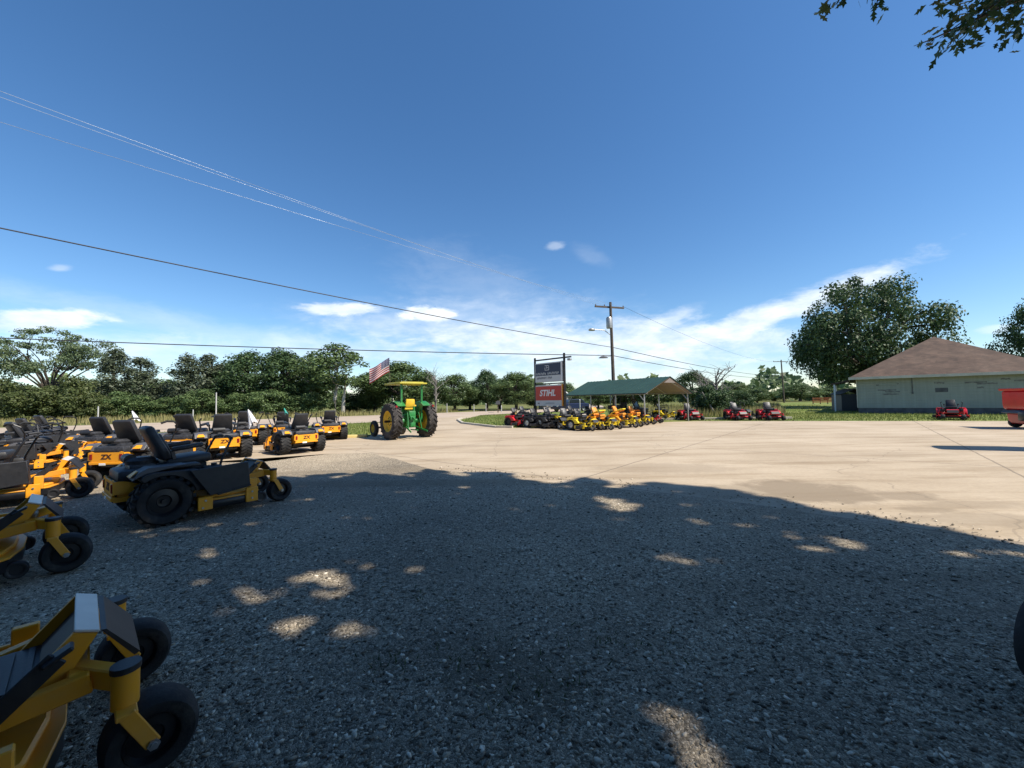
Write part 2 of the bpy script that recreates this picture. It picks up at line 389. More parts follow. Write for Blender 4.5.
sheet('gravel', rough_line(gp, .3, .10, 3) + [(-40, -12), (14, -12)], .012, mg)
lawn1 = [(-60, KY+.15), (-6.55, KY+.15), (-6.8, 19.5), (-7.8, 22), (-9.8, 27.5), (-10.4, 30.3), (-15, 25.4), (-23, 21.1), (-45, 11.6), (-60, 7.7)]
lawn1 = [(-46, KY+.15), (-6.45, KY+.15), (-6.75, 19.5), (-7.75, 22), (-9.75, 27.5), (-10.4, 30.2), (-15, 25.3), (-23, 21.0), (-31, 17.6)]
sheet('grass_verge', [(-31, KY+.15)] + lawn1[1:], .0, mlawn)
sheet('lawn', front_lawn[::-1] + [(-4.3, 36), (-3.4, 40), (2, 45.5), (8, 50), (14, 59), (25, 80), (120, 80), (120, 10)], .002, mlawn)
b = MB()
b.box(((-30-6.3)/2, KY, .045), (23.7, .16, .15), None, .02)
tag(b.build('kerb', MAT['kerbyellow']), kind='structure')
b = MB(); pts = [(-4.2, 33), (-4.25, 31), (-3.3, 26.5), (-.9, 22.0), (.0, 21.55)]
for p, q in zip(pts[:-1], pts[1:]): b.beam((*p, .04), (*q, .04), .16, .14, .015)
tag(b.build('kerb', MAT['kerb']), kind='structure')
b = MB(); b.beam((9.4, 26.6, .06), (17.6, 25.3, .06), .14, .16, .01)
tag(b.build('timber_edging', MAT['kerb']), 'low pale timber edging lying in the grass behind the red mowers', 'edging')
# ------------------------------------------------------------------ scattered stuff
def inpoly(P, poly):
    x, y = P[:, 0], P[:, 1]; r = np.zeros(len(P), bool); n = len(poly); j = n-1
    for i in range(n):
        xi, yi = poly[i]; xj, yj = poly[j]
        c = ((yi > y) != (yj > y)) & (x < (xj-xi)*(y-yi)/(yj-yi+1e-12)+xi); r ^= c; j = i
    return r
def stones(n, region, smin, smax, seed):
    g = np.random.default_rng(seed)
    ico = bmesh.new(); bmesh.ops.create_icosphere(ico, subdivisions=1, radius=1)
    bv = np.array([v.co[:] for v in ico.verts]); bf = np.array([[v.index for v in f.verts] for f in ico.faces]); ico.free()
    P = region(g, n*2); P = P[inpoly(P, GRAVEL_AREA)][:n]; n = len(P); s = smin + (smax-smin)*g.random(n)**3
    jit = 1 + .75*(g.random((n, len(bv), 1))-.5)
    v = bv[None]*jit*np.stack([1.1+.7*g.random(n), .6+.45*g.random(n), .32+.3*g.random(n)], 1)[:, None, :]
    a = g.random(n)*2*PI; t = (g.random(n)-.5)*1.5
    ca, sa, ct, st_ = np.cos(a), np.sin(a), np.cos(t), np.sin(t)
    x, y, z = v[..., 0], v[..., 1], v[..., 2]
    y, z = y*ct[:, None]-z*st_[:, None], y*st_[:, None]+z*ct[:, None]
    x, y = x*ca[:, None]-y*sa[:, None], x*sa[:, None]+y*ca[:, None]
    v = np.stack([x, y, z], -1)*s[:, None, None]
    v[..., 0] += P[:, 0, None]; v[..., 1] += P[:, 1, None]; v[..., 2] += .012 + (s*.18)[:, None]
    f = (bf[None] + (np.arange(n)*len(bv))[:, None, None]).reshape(-1, 3)
    return v.reshape(-1, 3), f
def near_region(g, n):
    d = 1.15 + 6.2*g.random(n)**1.5; u = (g.random(n)*2-1)*1.36
    return np.stack([u*d, d], 1)
m, t, bs = newmat('loose_stone')
ge = t.n('ShaderNodeNewGeometry'); tc = t.n('ShaderNodeTexCoord').outputs['Object']
c = t.ramp(ge.outputs['Random Per Island'], [(0, (.05, .043, .033)), (.35, (.23, .193, .142)), (.75, (.44, .375, .28)), (1, (.80, .71, .57))])
c = t.mix(.5, c, t.ramp(t.noise(tc, 60, 3), [(.3, (.7, .7, .7)), (.7, (1.1, 1.1, 1.1))]), 'MULTIPLY')
t.l(c, bs.inputs['Base Color']); bs.inputs['Roughness'].default_value = .85; bs.inputs['Specular IOR Level'].default_value = .25
MAT['stone'] = m
def edge_region(g, n):
    k = g.random(n); e = np.array(gp[1:7]); i = np.minimum((k*5).astype(int), 4); fr = k*5-i; P = e[i]+(e[i+1]-e[i])*fr[:, None]; P[:, 1] += np.abs(g.normal(0, .35, n)); P[:, 0] += np.abs(g.normal(0, .25, n)); return P
GA = GRAVEL_AREA; GRAVEL_AREA = [(-50, -50), (50, -50), (50, 50), (-50, 50)]
v, f = stones(800, edge_region, .005, .016, 6)
tag(link('gravel_scatter', npmesh('gravel_scatter', v, f, MAT['stone'])), kind='stuff', cat='gravel', label='loose pebbles kicked from the gravel onto the concrete edge')
GRAVEL_AREA = GA
v, f = stones(40000, near_region, .003, .0135, 5)
tag(link('gravel_stones', npmesh('gravel_stones', v, f, MAT['stone'])), kind='stuff', cat='gravel', label='loose grey crushed stones lying over the shaded gravel lot')
def blades(pts, hmin, hmax, w, seed, lean=.35):
    g = np.random.default_rng(seed); n = len(pts)
    h = hmin + (hmax-hmin)*g.random(n)**1.5; a = g.random(n)*2*PI; l = (g.random((n, 2))-.5)*2*lean
    dx, dy = np.cos(a)*w/2, np.sin(a)*w/2; z0 = np.full(n, -.02)
    p0 = np.stack([pts[:, 0]-dx, pts[:, 1]-dy, z0], 1); p1 = np.stack([pts[:, 0]+dx, pts[:, 1]+dy, z0], 1)
    p2 = np.stack([pts[:, 0]+l[:, 0]*h, pts[:, 1]+l[:, 1]*h, h], 1)
    return np.stack([p0, p1, p2], 1).reshape(-1, 3), np.arange(3*n).reshape(-1, 3)
def scatter(poly, n, seed):
    g = np.random.default_rng(seed); xs = [p[0] for p in poly]; ys = [p[1] for p in poly]; out = []
    while sum(map(len, out)) < n:
        P = np.stack([g.uniform(min(xs), max(xs), n*2), g.uniform(min(ys), max(ys), n*2)], 1); out.append(P[inpoly(P, poly)])
    return np.concatenate(out)[:n]
P = np.concatenate([scatter([(-31, KY+.15)] + lawn1[1:], 9000, 1), scatter([(-4.1, 32), (-3.2, 26.6), (-.8, 22.2), (.2, 21.7), (4, 22.8), (8, 24.4), (9, 30), (2, 44), (-3, 40)], 9000, 2),
                    scatter([(11.6, 24.8), (18, 22.8), (24.8, 20.5), (32, 17.8), (40, 15), (38, 24), (26, 34), (12, 30)], 14000, 3), scatter([(8, 25), (26, 24), (45, 60), (12, 60)], 12000, 4)])
v, f = blades(P, .04, .16, .05, 8)
tag(link('grass', npmesh('grass', v, f, MAT['grassblade'])), kind='stuff', cat='grass', label='short green grass growing on the verge, the island and the lawn')
P = np.concatenate([scatter([(-60, 30), (-37, 34.5), (-26, 41.5), (-17, 47), (-8, 54), (-8, 62), (-30, 56), (-60, 42)], 9000, 6), scatter([(8.5, 29), (19, 28), (40, 60), (14, 62)], 9000, 7), scatter([(14, 30), (20, 29), (24, 36), (16, 40)], 2500, 8)])
v, f = blades(P, .15, .75, .09, 9, .25)
tag(link('tall_grass', npmesh('tall_grass', v, f, MAT['drygrass'])), kind='stuff', cat='grass', label='tall dry yellow grass along the far road edge and behind the carport')
g = np.random.default_rng(4); pw = []
for (px, py, r, n) in ((478, 662, .16, 80), (538, 690, .16, 110), (500, 705, .12, 30), (395, 665, .10, 60), (600, 640, .12, 60), (430, 600, .15, 40), (560, 590, .2, 50), (680, 655, .1, 40)):
    gx, gy = G(px, py); pw.append(np.stack([gx+g.normal(0, r, n), gy+g.normal(0, r*.8, n)], 1))
v, f = blades(np.concatenate(pw), .012, .06, .018, 10, 1.2)
tag(link('weeds', npmesh('weeds', v, f, MAT['weed'])), kind='stuff', cat='weeds', label='small dark weeds sprouting through the gravel in the foreground')
# ------------------------------------------------------------------ mowers
PALS = {
    'yellow': dict(body=MAT['yellow'], seat=MAT['vinyl'], fender=MAT['black'], decal=MAT['yellow'], deck=MAT['yellow'], tyre=MAT['rubber'], guard=MAT['yellow'], rim=MAT['blackm']),
    'red': dict(body=MAT['red'], seat=MAT['vinyl'], fender=MAT['red'], decal=MAT['white'], deck=MAT['red'], tyre=MAT['rubber'], guard=MAT['blackm'], rim=MAT['blackm']),
    'lemon': dict(body=MAT['lime'], seat=MAT['orange'], fender=MAT['yellow'], decal=MAT['blackm'], deck=MAT['lime'], tyre=MAT['rubber'], guard=MAT['blackm'], rim=MAT['steel']),
    'lemon_black': dict(body=MAT['lime'], seat=MAT['vinyl'], fender=MAT['lime'], decal=MAT['blackm'], deck=MAT['lime'], tyre=MAT['rubber'], guard=MAT['blackm'], rim=MAT['steel']),
    'black': dict(body=MAT['blackm'], seat=MAT['vinyl'], fender=MAT['black'], decal=MAT['red'], deck=MAT['blackm'], tyre=MAT['rubber'], guard=MAT['blackm'], rim=MAT['steel']),
}
def tyre_prof(r, w, k=.34):
    h = w/2
    return [(r*.56, -h*.78), (r*.74, -h*.98), (r*.88, -h*.96), (r*.965, -h*.74), (r, -h*.36), (r*1.005, 0), (r, h*.36), (r*.965, h*.74), (r*.88, h*.96), (r*.74, h*.98), (r*.56, h*.78), (r*.5, 0)]
def make_wheel(name, r, w, loc, parent, pal, tread, n=28):
    b = MB(); b.lathe(tyre_prof(r, w), n, MY)
    if tread:
        k = 20
        for i in range(k):
            for sgn in (-1, 1):
                a = 2*PI*(i + (.5 if sgn > 0 else 0))/k
                mt = Matrix.Rotation(a, 3, 'Y') @ Matrix.Rotation(sgn*.5, 3, 'Z')
                rot = Matrix.Rotation(a, 3, 'Y')
                b.box(rot @ Vector((r*.985, sgn*w*.24, 0)), (.035, w*.46, r*.16), rot @ Matrix.Rotation(sgn*.45, 3, 'X'), 0)
    o = b.build(name, pal['tyre'], parent, loc)
    b = MB(); h = w/2
    b.lathe([(0, -h*.30), (r*.22, -h*.36), (r*.26, -h*.5), (r*.50, -h*.45), (r*.58, -h*.86), (r*.56, -h*.60), (r*.52, 0), (r*.56, h*.60), (r*.58, h*.86), (r*.50, h*.45), (r*.26, h*.5), (r*.22, h*.36), (0, h*.30)], n, MY, closed=False)
    for sgn in (-1, 1):
        b.cyl((0, sgn*h*.3, 0), (0, sgn*h*.62, 0), r*.09, 10)
    b.build('rim', pal['rim'], o)
    return o
def make_mower(kind, rollbar=False, chute='flap', reclined=0.0, bars='open'):
    p = PALS[kind]; root = empty('zero_turn_mower'); body = p['body']
    # frame with front axle and caster sleeves
    b = MB()
    for s in (-1, 1):
        b.beam((-.80, s*.27, .38), (.40, s*.27, .37), .055, .085, .006)
        b.beam((.38, s*.27, .37), (.80, s*.34, .44), .055, .085, .006)
        b.beam((.74, s*.20, .445), (.88, s*.42, .445), .06, .085, .006)
        b.cyl((.90, s*.43, .325), (.90, s*.43, .475), .047, 16)
    b.beam((.76, -.32, .44), (.76, .32, .44), .07, .08, .008)
    for s in (-1, 1): b.prism([(.54, .405), (.74, .63), (.815, .60), (.70, .405)], s*.25-.012, s*.25+.012)
    b.build('frame', body, root)
    for s in (-1, 1):
        b = MB(); b.cyl((.90, s*.43, .475), (.90, s*.43, .50), .052, 16); b.build('sleeve_cap', MAT['black'], root)
    # face plate, its sky reflection painted in, and rubber footrest at the nose
    b = MB(); b.box((.782, 0, .622), (.085, .51, .012), Matrix.Rotation(R(22), 3, 'Y'), .003)
    b.build('nose_plate', MAT['skysheen'] if kind == 'yellow' else body, root)
    b = MB(); b.prism([(.825, .605), (.845, .60), (.96, .45), (.94, .44)], -.24, .24)
    b.build('footrest', MAT['black'], root)
    b = MB(); b.box((.36, 0, .428), (.58, .48, .02), None, .004)
    for i in range(9): b.box((.11+i*.062, 0, .442), (.02, .42, .014))
    b.beam((.64, 0, .44), (.78, 0, .60), .46, .015)
    b.build('floor_pan', MAT['black'], root)
    b = MB(); b.beam((.40, -.335, .30), (.70, -.335, .58), .014, .075, .004); b.box((.70, -.33, .585), (.10, .07, .02), Matrix.Rotation(R(-30), 3, 'Y'), .006); b.build('deck_lift_pedal', MAT['black'], root)
    # deck
    b = MB()
    pl = [(-.08, -.58), (.02, -.68), (.50, -.68), (.66, -.52), (.72, -.20), (.72, .20), (.66, .52), (.50, .68), (.02, .68), (-.08, .58)]
    b.prism(pl, .115, .225, axis='z', bev=.012); b.build('deck_skirt', MAT['blackm'], root); b = MB()
    b.prism([(x*1.01, y*1.012) for x, y in pl], .222, .242, axis='z', bev=.004)
    b.prism([(x*.9+.03, y*.86) for x, y in pl], .24, .275, axis='z', bev=.012)
    for s in (-1, 1):
        b.box((-.02, s*.69, .20), (.16, .03, .17), None, .006); b.box((.52, s*.69, .22), (.15, .03, .20), None, .006)
        b.box((.56, s*.60, .33), (.10, .05, .20), None, .006)
    b.build('mower_deck', p['deck'], root)
    b = MB()
    for y in (-.42, 0, .42):
        x = .34 if y == 0 else .22
        b.lathe([(0, .275), (.15, .275), (.15, .31), (.10, .335), (0, .335)], 18, TR(x, y, 0), closed=False)
    b.build('belt_cover', MAT['black'], root)
    for s in (-1, 1):
        b = MB(); b.lathe(tyre_prof(.075, .07), 14, TR(.70, s*.50, .12) @ MY); b.lathe([(0, -.02), (.045, -.02), (.045, .02), (0, .02)], 14, TR(.70, s*.50, .12) @ MY, closed=False)
        b.build('anti_scalp_roller', MAT['black'], root)
    b = MB()
    if chute == 'flap':
        b.prism([(-.20, .66), (.46, .69), (.485, .37), (.02, .30)], -.745, -.71, bev=.008)
        b.prism([(.10, .32), (.49, .375), (.49, .35), (.10, .295)], -.76, -.66, bev=.004)
        b.prism([(.435, .69), (.46, .69), (.485, .37), (.46, .36)], -.735, -.62, bev=.004)
    else:
        b.prism([(.10, .28), (.48, .30), (.46, .12), (.12, .12)], -.86, -.68, bev=.02)
    b.build('discharge_chute', MAT['black'], root)
    # rear engine
    b = MB()
    b.box((-.76, 0, .62), (.40, .60, .15), None, .04); b.box((-.72, 0, .54), (.34, .46, .22), None, .02); b.box((-.70, 0, .69), (.26, .30, .10), None, .02)
    b.lathe([(0, 0), (.15, 0), (.16, .05), (.11, .09), (0, .09)], 18, TR(-.70, 0, .735), closed=False)
    for s in (-1, 1):
        b.box((-.72, s*.24, .60), (.20, .14, .15), None, .01)
        for k in range(4): b.box((-.80+k*.053, s*.30, .60), (.016, .10, .16))
    b.cyl((-.93, -.20, .50), (-.93, .20, .50), .062, 14)
    bmesh.ops.translate(b.bm, vec=(.15, 0, 0), verts=b.bm.verts[:]); eng = b.build('engine', MAT['engine'], root)
    b = MB(); b.cyl((-.65, -.02, .80), (-.65, .24, .80), .065, 16); b.build('air_filter', MAT['black'], eng)
    b = MB(); b.box((-.745, -.12, .665), (.03, .05, .03), None, .004); b.build('cap', MAT['white'], eng); b = MB(); b.box((-.862, .06, .345), (.012, .13, .045), None, .004); b.build('warning_tag', MAT['white'], eng)
    # rear guard with the model letters and reflectors
    b = MB()
    b.prism([(-.35, .42), (-.35, .58), (-.29, .60), (-.24, .58), (.24, .58), (.29, .60), (.35, .58), (.35, .42), (.28, .395), (-.28, .395)], -1.0, -.985, axis='x')
    for s in (-1, 1): b.prism([(-1.0, .42), (-1.0, .58), (-.90, .575), (-.70, .50), (-.70, .43)], s*.345-.008, s*.345+.008)
    b.beam((-.99, -.33, .365), (-.99, .33, .365), .05, .05, .006)
    for s in (-1, 1): b.beam((-.99, s*.315, .355), (-.70, s*.315, .355), .03, .06)
    bmesh.ops.translate(b.bm, vec=(.15, 0, 0), verts=b.bm.verts[:]); gu = b.build('rear_guard', p['guard'], root)
    for s in (-1, 1):
        b = MB(); b.box((-.856, s*.295, .495), (.012, .055, .11), None, .004); b.build('reflector', MAT['redlens'], gu)
    if kind == 'yellow':
        MX = Matrix.Translation((-.854, 0, .49)) @ Matrix(((0, 0, -1, 0), (-1, 0, 0, 0), (0, 1, 0, 0), (0, 0, 0, 1)))
        text_mesh('model_lettering', 'ZX', .13, MAT['dark'], gu, MX, .002, .1, 1.1, .004)
    b = MB(); b.beam((-.80, -.16, .33), (-.80, .16, .33), .07, .06, .01); b.cyl((-.60, -.3, .29), (-.60, .3, .29), .05, 12)
    b.build('transaxle', MAT['blackm'], root)
    # fenders
    for s in (-1, 1):
        b = MB(); arc = [(-.42+.325*math.cos(R(a)), .29+.325*math.sin(R(a))) for a in range(15, 128, 14)]
        out = [(-.66, .60), (-.62, .655), (-.54, .675), (-.12, .665), (-.02, .62), (.12, .50), (.16, .42), (.06, .38)]
        y0, y1 = (s*.335, s*.655)
        b.prism(arc + out, min(y0, y1), max(y0, y1), bev=.012)
        b.box((-.30, s*.46, .705), (.52, .20, .05), None, .02)
        fe = b.build('fender', p['fender'], root)
        b = MB(); b.prism([(-.72, .60), (-.66, .69), (-.58, .735), (-.20, .735), (-.40, .70), (-.60, .665)], min(s*.36, s*.63), max(s*.36, s*.63), bev=.004)
        b.build('fender_panel', MAT['grey'] if kind == 'yellow' else p['fender'], fe)
        b = MB(); q = Matrix.Rotation(R(-44), 3, 'Y')
        b.prism([(-.085, -.05), (-.055, .05), (.055, .05), (.085, -.05)], 0, .008, M=TR(-.70, s*.50, .665) @ Matrix.Rotation(R(-40), 4, 'Y') @ Matrix(((0, 1, 0, 0), (1, 0, 0, 0), (0, 0, 1, 0), (0, 0, 0, 1))), axis='z')
        b.build('decal', p['decal'], fe)
    # fuel tanks / console
    for s in (-1, 1):
        b = MB(); b.box((.12, s*.42, .58), (.22, .16, .16), None, .03); b.cyl((.14, s*.43, .65), (.14, s*.43, .69), .035, 12)
        b.build('console', MAT['black'], root)
    # seat
    b = MB(); b.box((-.08, 0, .74), (.50, .50, .13), Matrix.Rotation(R(-5), 3, 'Y'), .045); b.box((-.08, 0, .63), (.40, .40, .12), None, .01)
    se = b.build('seat', p['seat'], root)
    rb = Matrix.Rotation(R(-25-reclined), 3, 'Y')
    b = MB(); b.box(Vector((-.29, 0, .74)) + rb @ Vector((0, 0, .28)), (.11, .48, .50), rb, .045, (1, .84)); b.box(Vector((-.245, 0, .76)) + rb @ Vector((0, 0, .22)), (.07, .32, .34), rb, .025)
    b.build('backrest', p['seat'], se)
    for s in (-1, 1):
        b = MB(); b.box((-.12, s*.30, .93), (.34, .07, .06), Matrix.Rotation(R(-7), 3, 'Y'), .02); b.beam((-.29, s*.29, .90), (-.26, s*.28, .78), .03, .04)
        b.build('armrest', p['seat'], se)
    # lap bars
    for s in (-1, 1):
        b = MB()
        if bars == 'open':
            pts = [(.16, s*.38, .50), (.22, s*.42, .70), (.25, s*.50, .92), (.20, s*.57, 1.08), (.10, s*.58, 1.15), (-.02, s*.52, 1.16), (-.08, s*.44, 1.12)]
        elif bars == 'up':
            pts = [(.16, s*.38, .50), (.20, s*.40, .70), (.22, s*.44, .90), (.22, s*.46, 1.05), (.20, s*.42, 1.10)]
        else:
            pts = [(.20, s*.38, .50), (.24, s*.38, .70), (.33, s*.37, .92), (.37, s*.35, 1.00), (.38, s*.20, 1.02), (.38, s*.08, 1.02)]
        b.tube(pts, .016, 8); b.box((pts[0][0], pts[0][1], .53), (.06, .05, .10), None, .01)
        lb = b.build('lap_bar', MAT['blackm'], root)
        b = MB(); b.tube(pts[-3:], .023, 8); b.build('grip', MAT['rubber'], lb)
    if rollbar:
        b = MB()
        for s in (-1, 1): b.tube([(-.55, s*.34, .50), (-.52, s*.34, .80), (.02, s*.34, 1.02), (.10, s*.30, 1.05)], .035, 8)
        b.tube([(.10, -.31, 1.05), (.10, .31, 1.05)], .035, 8)
        b.build('roll_bar', body, root)
    b = MB(); b.tube([(.12, -.40, .52), (0, -.36, .46), (-.2, -.32, .50), (-.42, -.28, .60), (-.55, -.2, .62)], .013, 6); b.tube([(.12, .40, .52), (-.1, .34, .44), (-.35, .31, .48), (-.55, .2, .58)], .013, 6); b.build('hose', MAT['rubber'], root)
    for s in (-1, 1):
        b = MB(); b.tube([(.18, s*.33, .48), (.36, s*.30, .36), (.50, s*.36, .30)], .009, 6); b.build('cable', MAT['rubber'], root)
        for x, y, z in ((.52, .71, .26), (.52, .71, .17), (-.02, .71, .24), (-.05, .71, .15)):
            b = MB(); b.cyl((x, s*(y-.01), z), (x, s*y+s*.006, z), .014, 6); b.build('bolt', MAT['steel'], root)
    # wheels
    for s in (-1, 1):
        make_wheel('rear_wheel', .30, .29, (-.42, s*.525, .30), root, p, True)
        b = MB()
        for q in (-1, 1):
            b.beam((.90, s*.43+q*.10, .33), (.985, s*.43+q*.10, .165), .014, .055, .003)
        b.beam((.90, s*.43-.105, .325), (.90, s*.43+.105, .325), .07, .022, .004)
        b.build('caster_fork', body if kind != 'red' else MAT['blackm'], root)
        cw = make_wheel('caster_wheel', .168, .17, (.985, s*.43, .168), root, p, False)
        b = MB(); b.cyl((0, -.125, 0), (0, .125, 0), .013, 6); b.cyl((0, -.119, 0), (0, -.108, 0), .022, 6); b.cyl((0, .108, 0), (0, .119, 0), .022, 6); b.build('axle_bolt', MAT['steel'], cw)
    return root
GR = 'zero turn mowers parked on the lot'
protos = {}
def mower(kind, x, y, head, label, sc=1.0, name=None, z=0.012, **o):
    k = (kind, tuple(sorted(o.items())))
    if k not in protos: protos[k] = make_mower(kind, **o); r = protos[k]
    else: r = dup(protos[k])
    jr = random.Random(int(x*100)+int(y*37)); far = 1 if y > 7 else 0
    head += far*jr.uniform(-7, 7); sc *= 1 + far*jr.uniform(-.05, .05)
    r.location = (x, y, z); r.rotation_euler = (0, 0, R(head)); r.scale = (sc,)*3
    return tag(r, label, 'mower', GR)
def by_rear(px, py, head):     # rear-axle ground point seen at a pixel -> origin
    x, y = G(px, py); return x + .42*math.cos(R(head)), y + .42*math.sin(R(head))
def by_caster(px, py, head, side=-1, k=1.0):
    x, y = G(px, py); c, s = math.cos(R(head)), math.sin(R(head))
    return x - (.985*c - side*.43*s)*k, y - (.985*s + side*.43*c)*k
# facing right across the left edge
mower('yellow', *by_caster(150, 772, 47, -1, .92), 47, 'yellow and black mower whose nose and casters fill the bottom left corner of the photo', .92, bars='closed')
mower('yellow', *by_caster(66, 572, 48), 48, 'shaded yellow mower at the left edge, next beyond the one in the bottom corner', bars='closed')
mower('yellow', *by_caster(80, 498, 40), 40, 'sunlit yellow mower at the left edge with black raised flap and bright yellow rails', bars='closed')
mower('yellow', *by_caster(279, 501, 52), 52, 'shaded black mower seen side on, seat in profile, nose to the right', bars='closed')
mower('yellow', *by_caster(72, 470, 38), 38, 'yellow mower behind the sunlit left edge one, its nose ending at the grass verge', bars='open')
# second column seen from the rear
def rear(px, py, head, label, **o):
    return mower('yellow', *by_rear(px, py, head), head, label, **o)
rear(125, 478, 92, 'yellow mower with grey fender panel and decal just behind the lone side on mower', bars='open')
rear(100, 462, 95, 'yellow mower with looped bars just left of the one with the grey fender', bars='open')
rear(12, 472, 70, 'mower with black seat cut by the left edge of the photo', bars='open')
rear(22, 458, 75, 'mower whose black seat back shows at the far left against the bushes', bars='open')
rear(40, 452, 72, 'farthest of the mowers with black seats in the left corner group, beside the road', bars='open')
rear(183, 461, 92, 'yellow mower with grey fender decal seen above the seat of the lone side on mower', bars='open')
rear(221, 459, 128, 'yellow mower seen squarely from behind, right of the lone side on mower seat', bars='up')
rear(244, 446, 122, 'mower with white cloth over its bar, half hidden beyond the squarely seen yellow one', bars='open')
rear(299, 453, 134, 'yellow mower seen from behind standing alone on the tan edge of the lot', bars='open')
rear(283, 441, 124, 'mower with a teal cloth, half hidden beyond the mower standing alone', bars='open')
rear(331, 440, 128, 'small looking yellow mower, last of the left row before the green tractor', bars='up')
# red mowers on the lawn edge
def front(kind, px, py, head, label, **o):
    x, y = G(px, py); o.setdefault('sc', .86); return mower(kind, x, y, head, label, **o)
front('red', 952, 419.5, 222, 'red mower facing the camera in front of the pale house wall', bars='up', chute='low')
front('red', 690, 420, 272, 'red mower at the grass edge just right of the carport', bars='up', chute='low')
front('red', 737, 420, 268, 'left mower of the red pair at the grass edge, with the darker mower behind it', bars='up', chute='low')
front('red', 770, 420, 266, 'right mower of the red pair at the grass edge', bars='up', chute='low')
front('black', 738, 417.5, 300, 'black mower standing close behind the left mower of the red pair', bars='open', chute='low')
# cluster by the sign and the carport
front('red', 519, 426.5, 318, 'red mower at the left end of the row below the sign', bars='up', chute='low')
front('black', 538, 427.5, 315, 'first black mower right of the red one below the sign', bars='up', chute='low')
front('black', 552, 428, 312, 'second black mower below the right sign post', bars='open', chute='low')
front('lemon_black', 567, 428, 300, 'lemon yellow mower right of the black pair below the sign', bars='up', chute='low')
front('lemon_black', 583, 430, 320, 'yellow mower standing foremost in the row below the sign', bars='open', chute='low')
front('lemon', 601, 429, 318, 'left of the two yellow mowers with orange seats and slanted bars by the carport', rollbar=True, bars='up', chute='low')
front('lemon', 622, 427, 318, 'right of the two yellow mowers with orange seats and slanted bars by the carport', rollbar=True, bars='up', chute='low')
front('lemon', 637, 424.5, 315, 'yellow mower with orange seat beside the near carport post', bars='up', chute='low')
front('red', 649, 423, 325, 'small red mower partly behind the near right carport post', bars='up', chute='low', sc=.72)
front('lemon_black', 664, 419.5, 320, 'yellow and black mower standing alone under the right end of the carport', bars='open', chute='low')
front('black', 526, 422.5, 310, 'dark mower in the back row under the sign panels', bars='up', chute='low')
front('yellow', 575, 423, 315, 'yellow mower in the back row between the sign and the carport', bars='up', chute='low')
front('black', 592, 422, 318, 'dark mower in the back row under the left end of the carport', bars='open', chute='low')
# cloths hung on mowers
def rag(name, px, py, y, label, mat, w=.32, h=.34):
    p = AT(px, py, y); b = MB(); g = np.random.default_rng(int(px)); N = 20; rings = []
    for i in range(7):
        t = i/6; ring = []
        for k in range(N):
            a = 2*PI*k/N; rr = (.02 + w*.5*t**.8)*(1+.28*t*math.sin(3*a+px)+.15*t*math.sin(7*a)); ring.append(b.bm.verts.new((rr*math.cos(a)*.55, rr*math.sin(a)*1.1, -h*t*(1+.22*t*math.sin(2*a+1)))))
        rings.append(ring)
    for A, B in zip(rings[:-1], rings[1:]):
        for k in range(N): b.bm.faces.new((A[k], A[(k+1) % N], B[(k+1) % N], B[k]))
    b._fin(); o = b.build(name, mat, None, p, 60); o.rotation_euler = (.25, -.3, .5)
    return tag(o, label, 'cloth')
rag('cloth', 248, 409.5, 13.8, 'white cloth hung over the mower half hidden beyond the squarely seen one', MAT['cloth'], .46, .52)
rag('cloth', 132, 411, 11.8, 'small white cloth above the seat of the mower with the grey fender panel', MAT['cloth'], .2, .3)
rag('cloth', 284, 408, 15, 'small teal cloth above the half hidden mower beside the one standing alone', MAT['teal'], .14, .22)
# ------------------------------------------------------------------ loose tyre at right edge
tx, ty = 2.69, 1.98
t_ = empty('spare_tyre', (tx, ty, .012), R(20), 'black rubber tyre standing on the gravel, cut by the right edge of the photo', 'tyre')
b = MB(); b.lathe(tyre_prof(.235, .26), 32, TR(0, 0, .235) @ MY); b.build('tyre', MAT['rubber'], t_)
b = MB(); b.lathe([(0, -.03), (.09, -.04), (.13, -.10), (.12, 0), (.13, .10), (.09, .04), (0, .03)], 28, TR(0, 0, .235) @ MY, closed=False); b.build('rim', MAT['blackm'], t_)
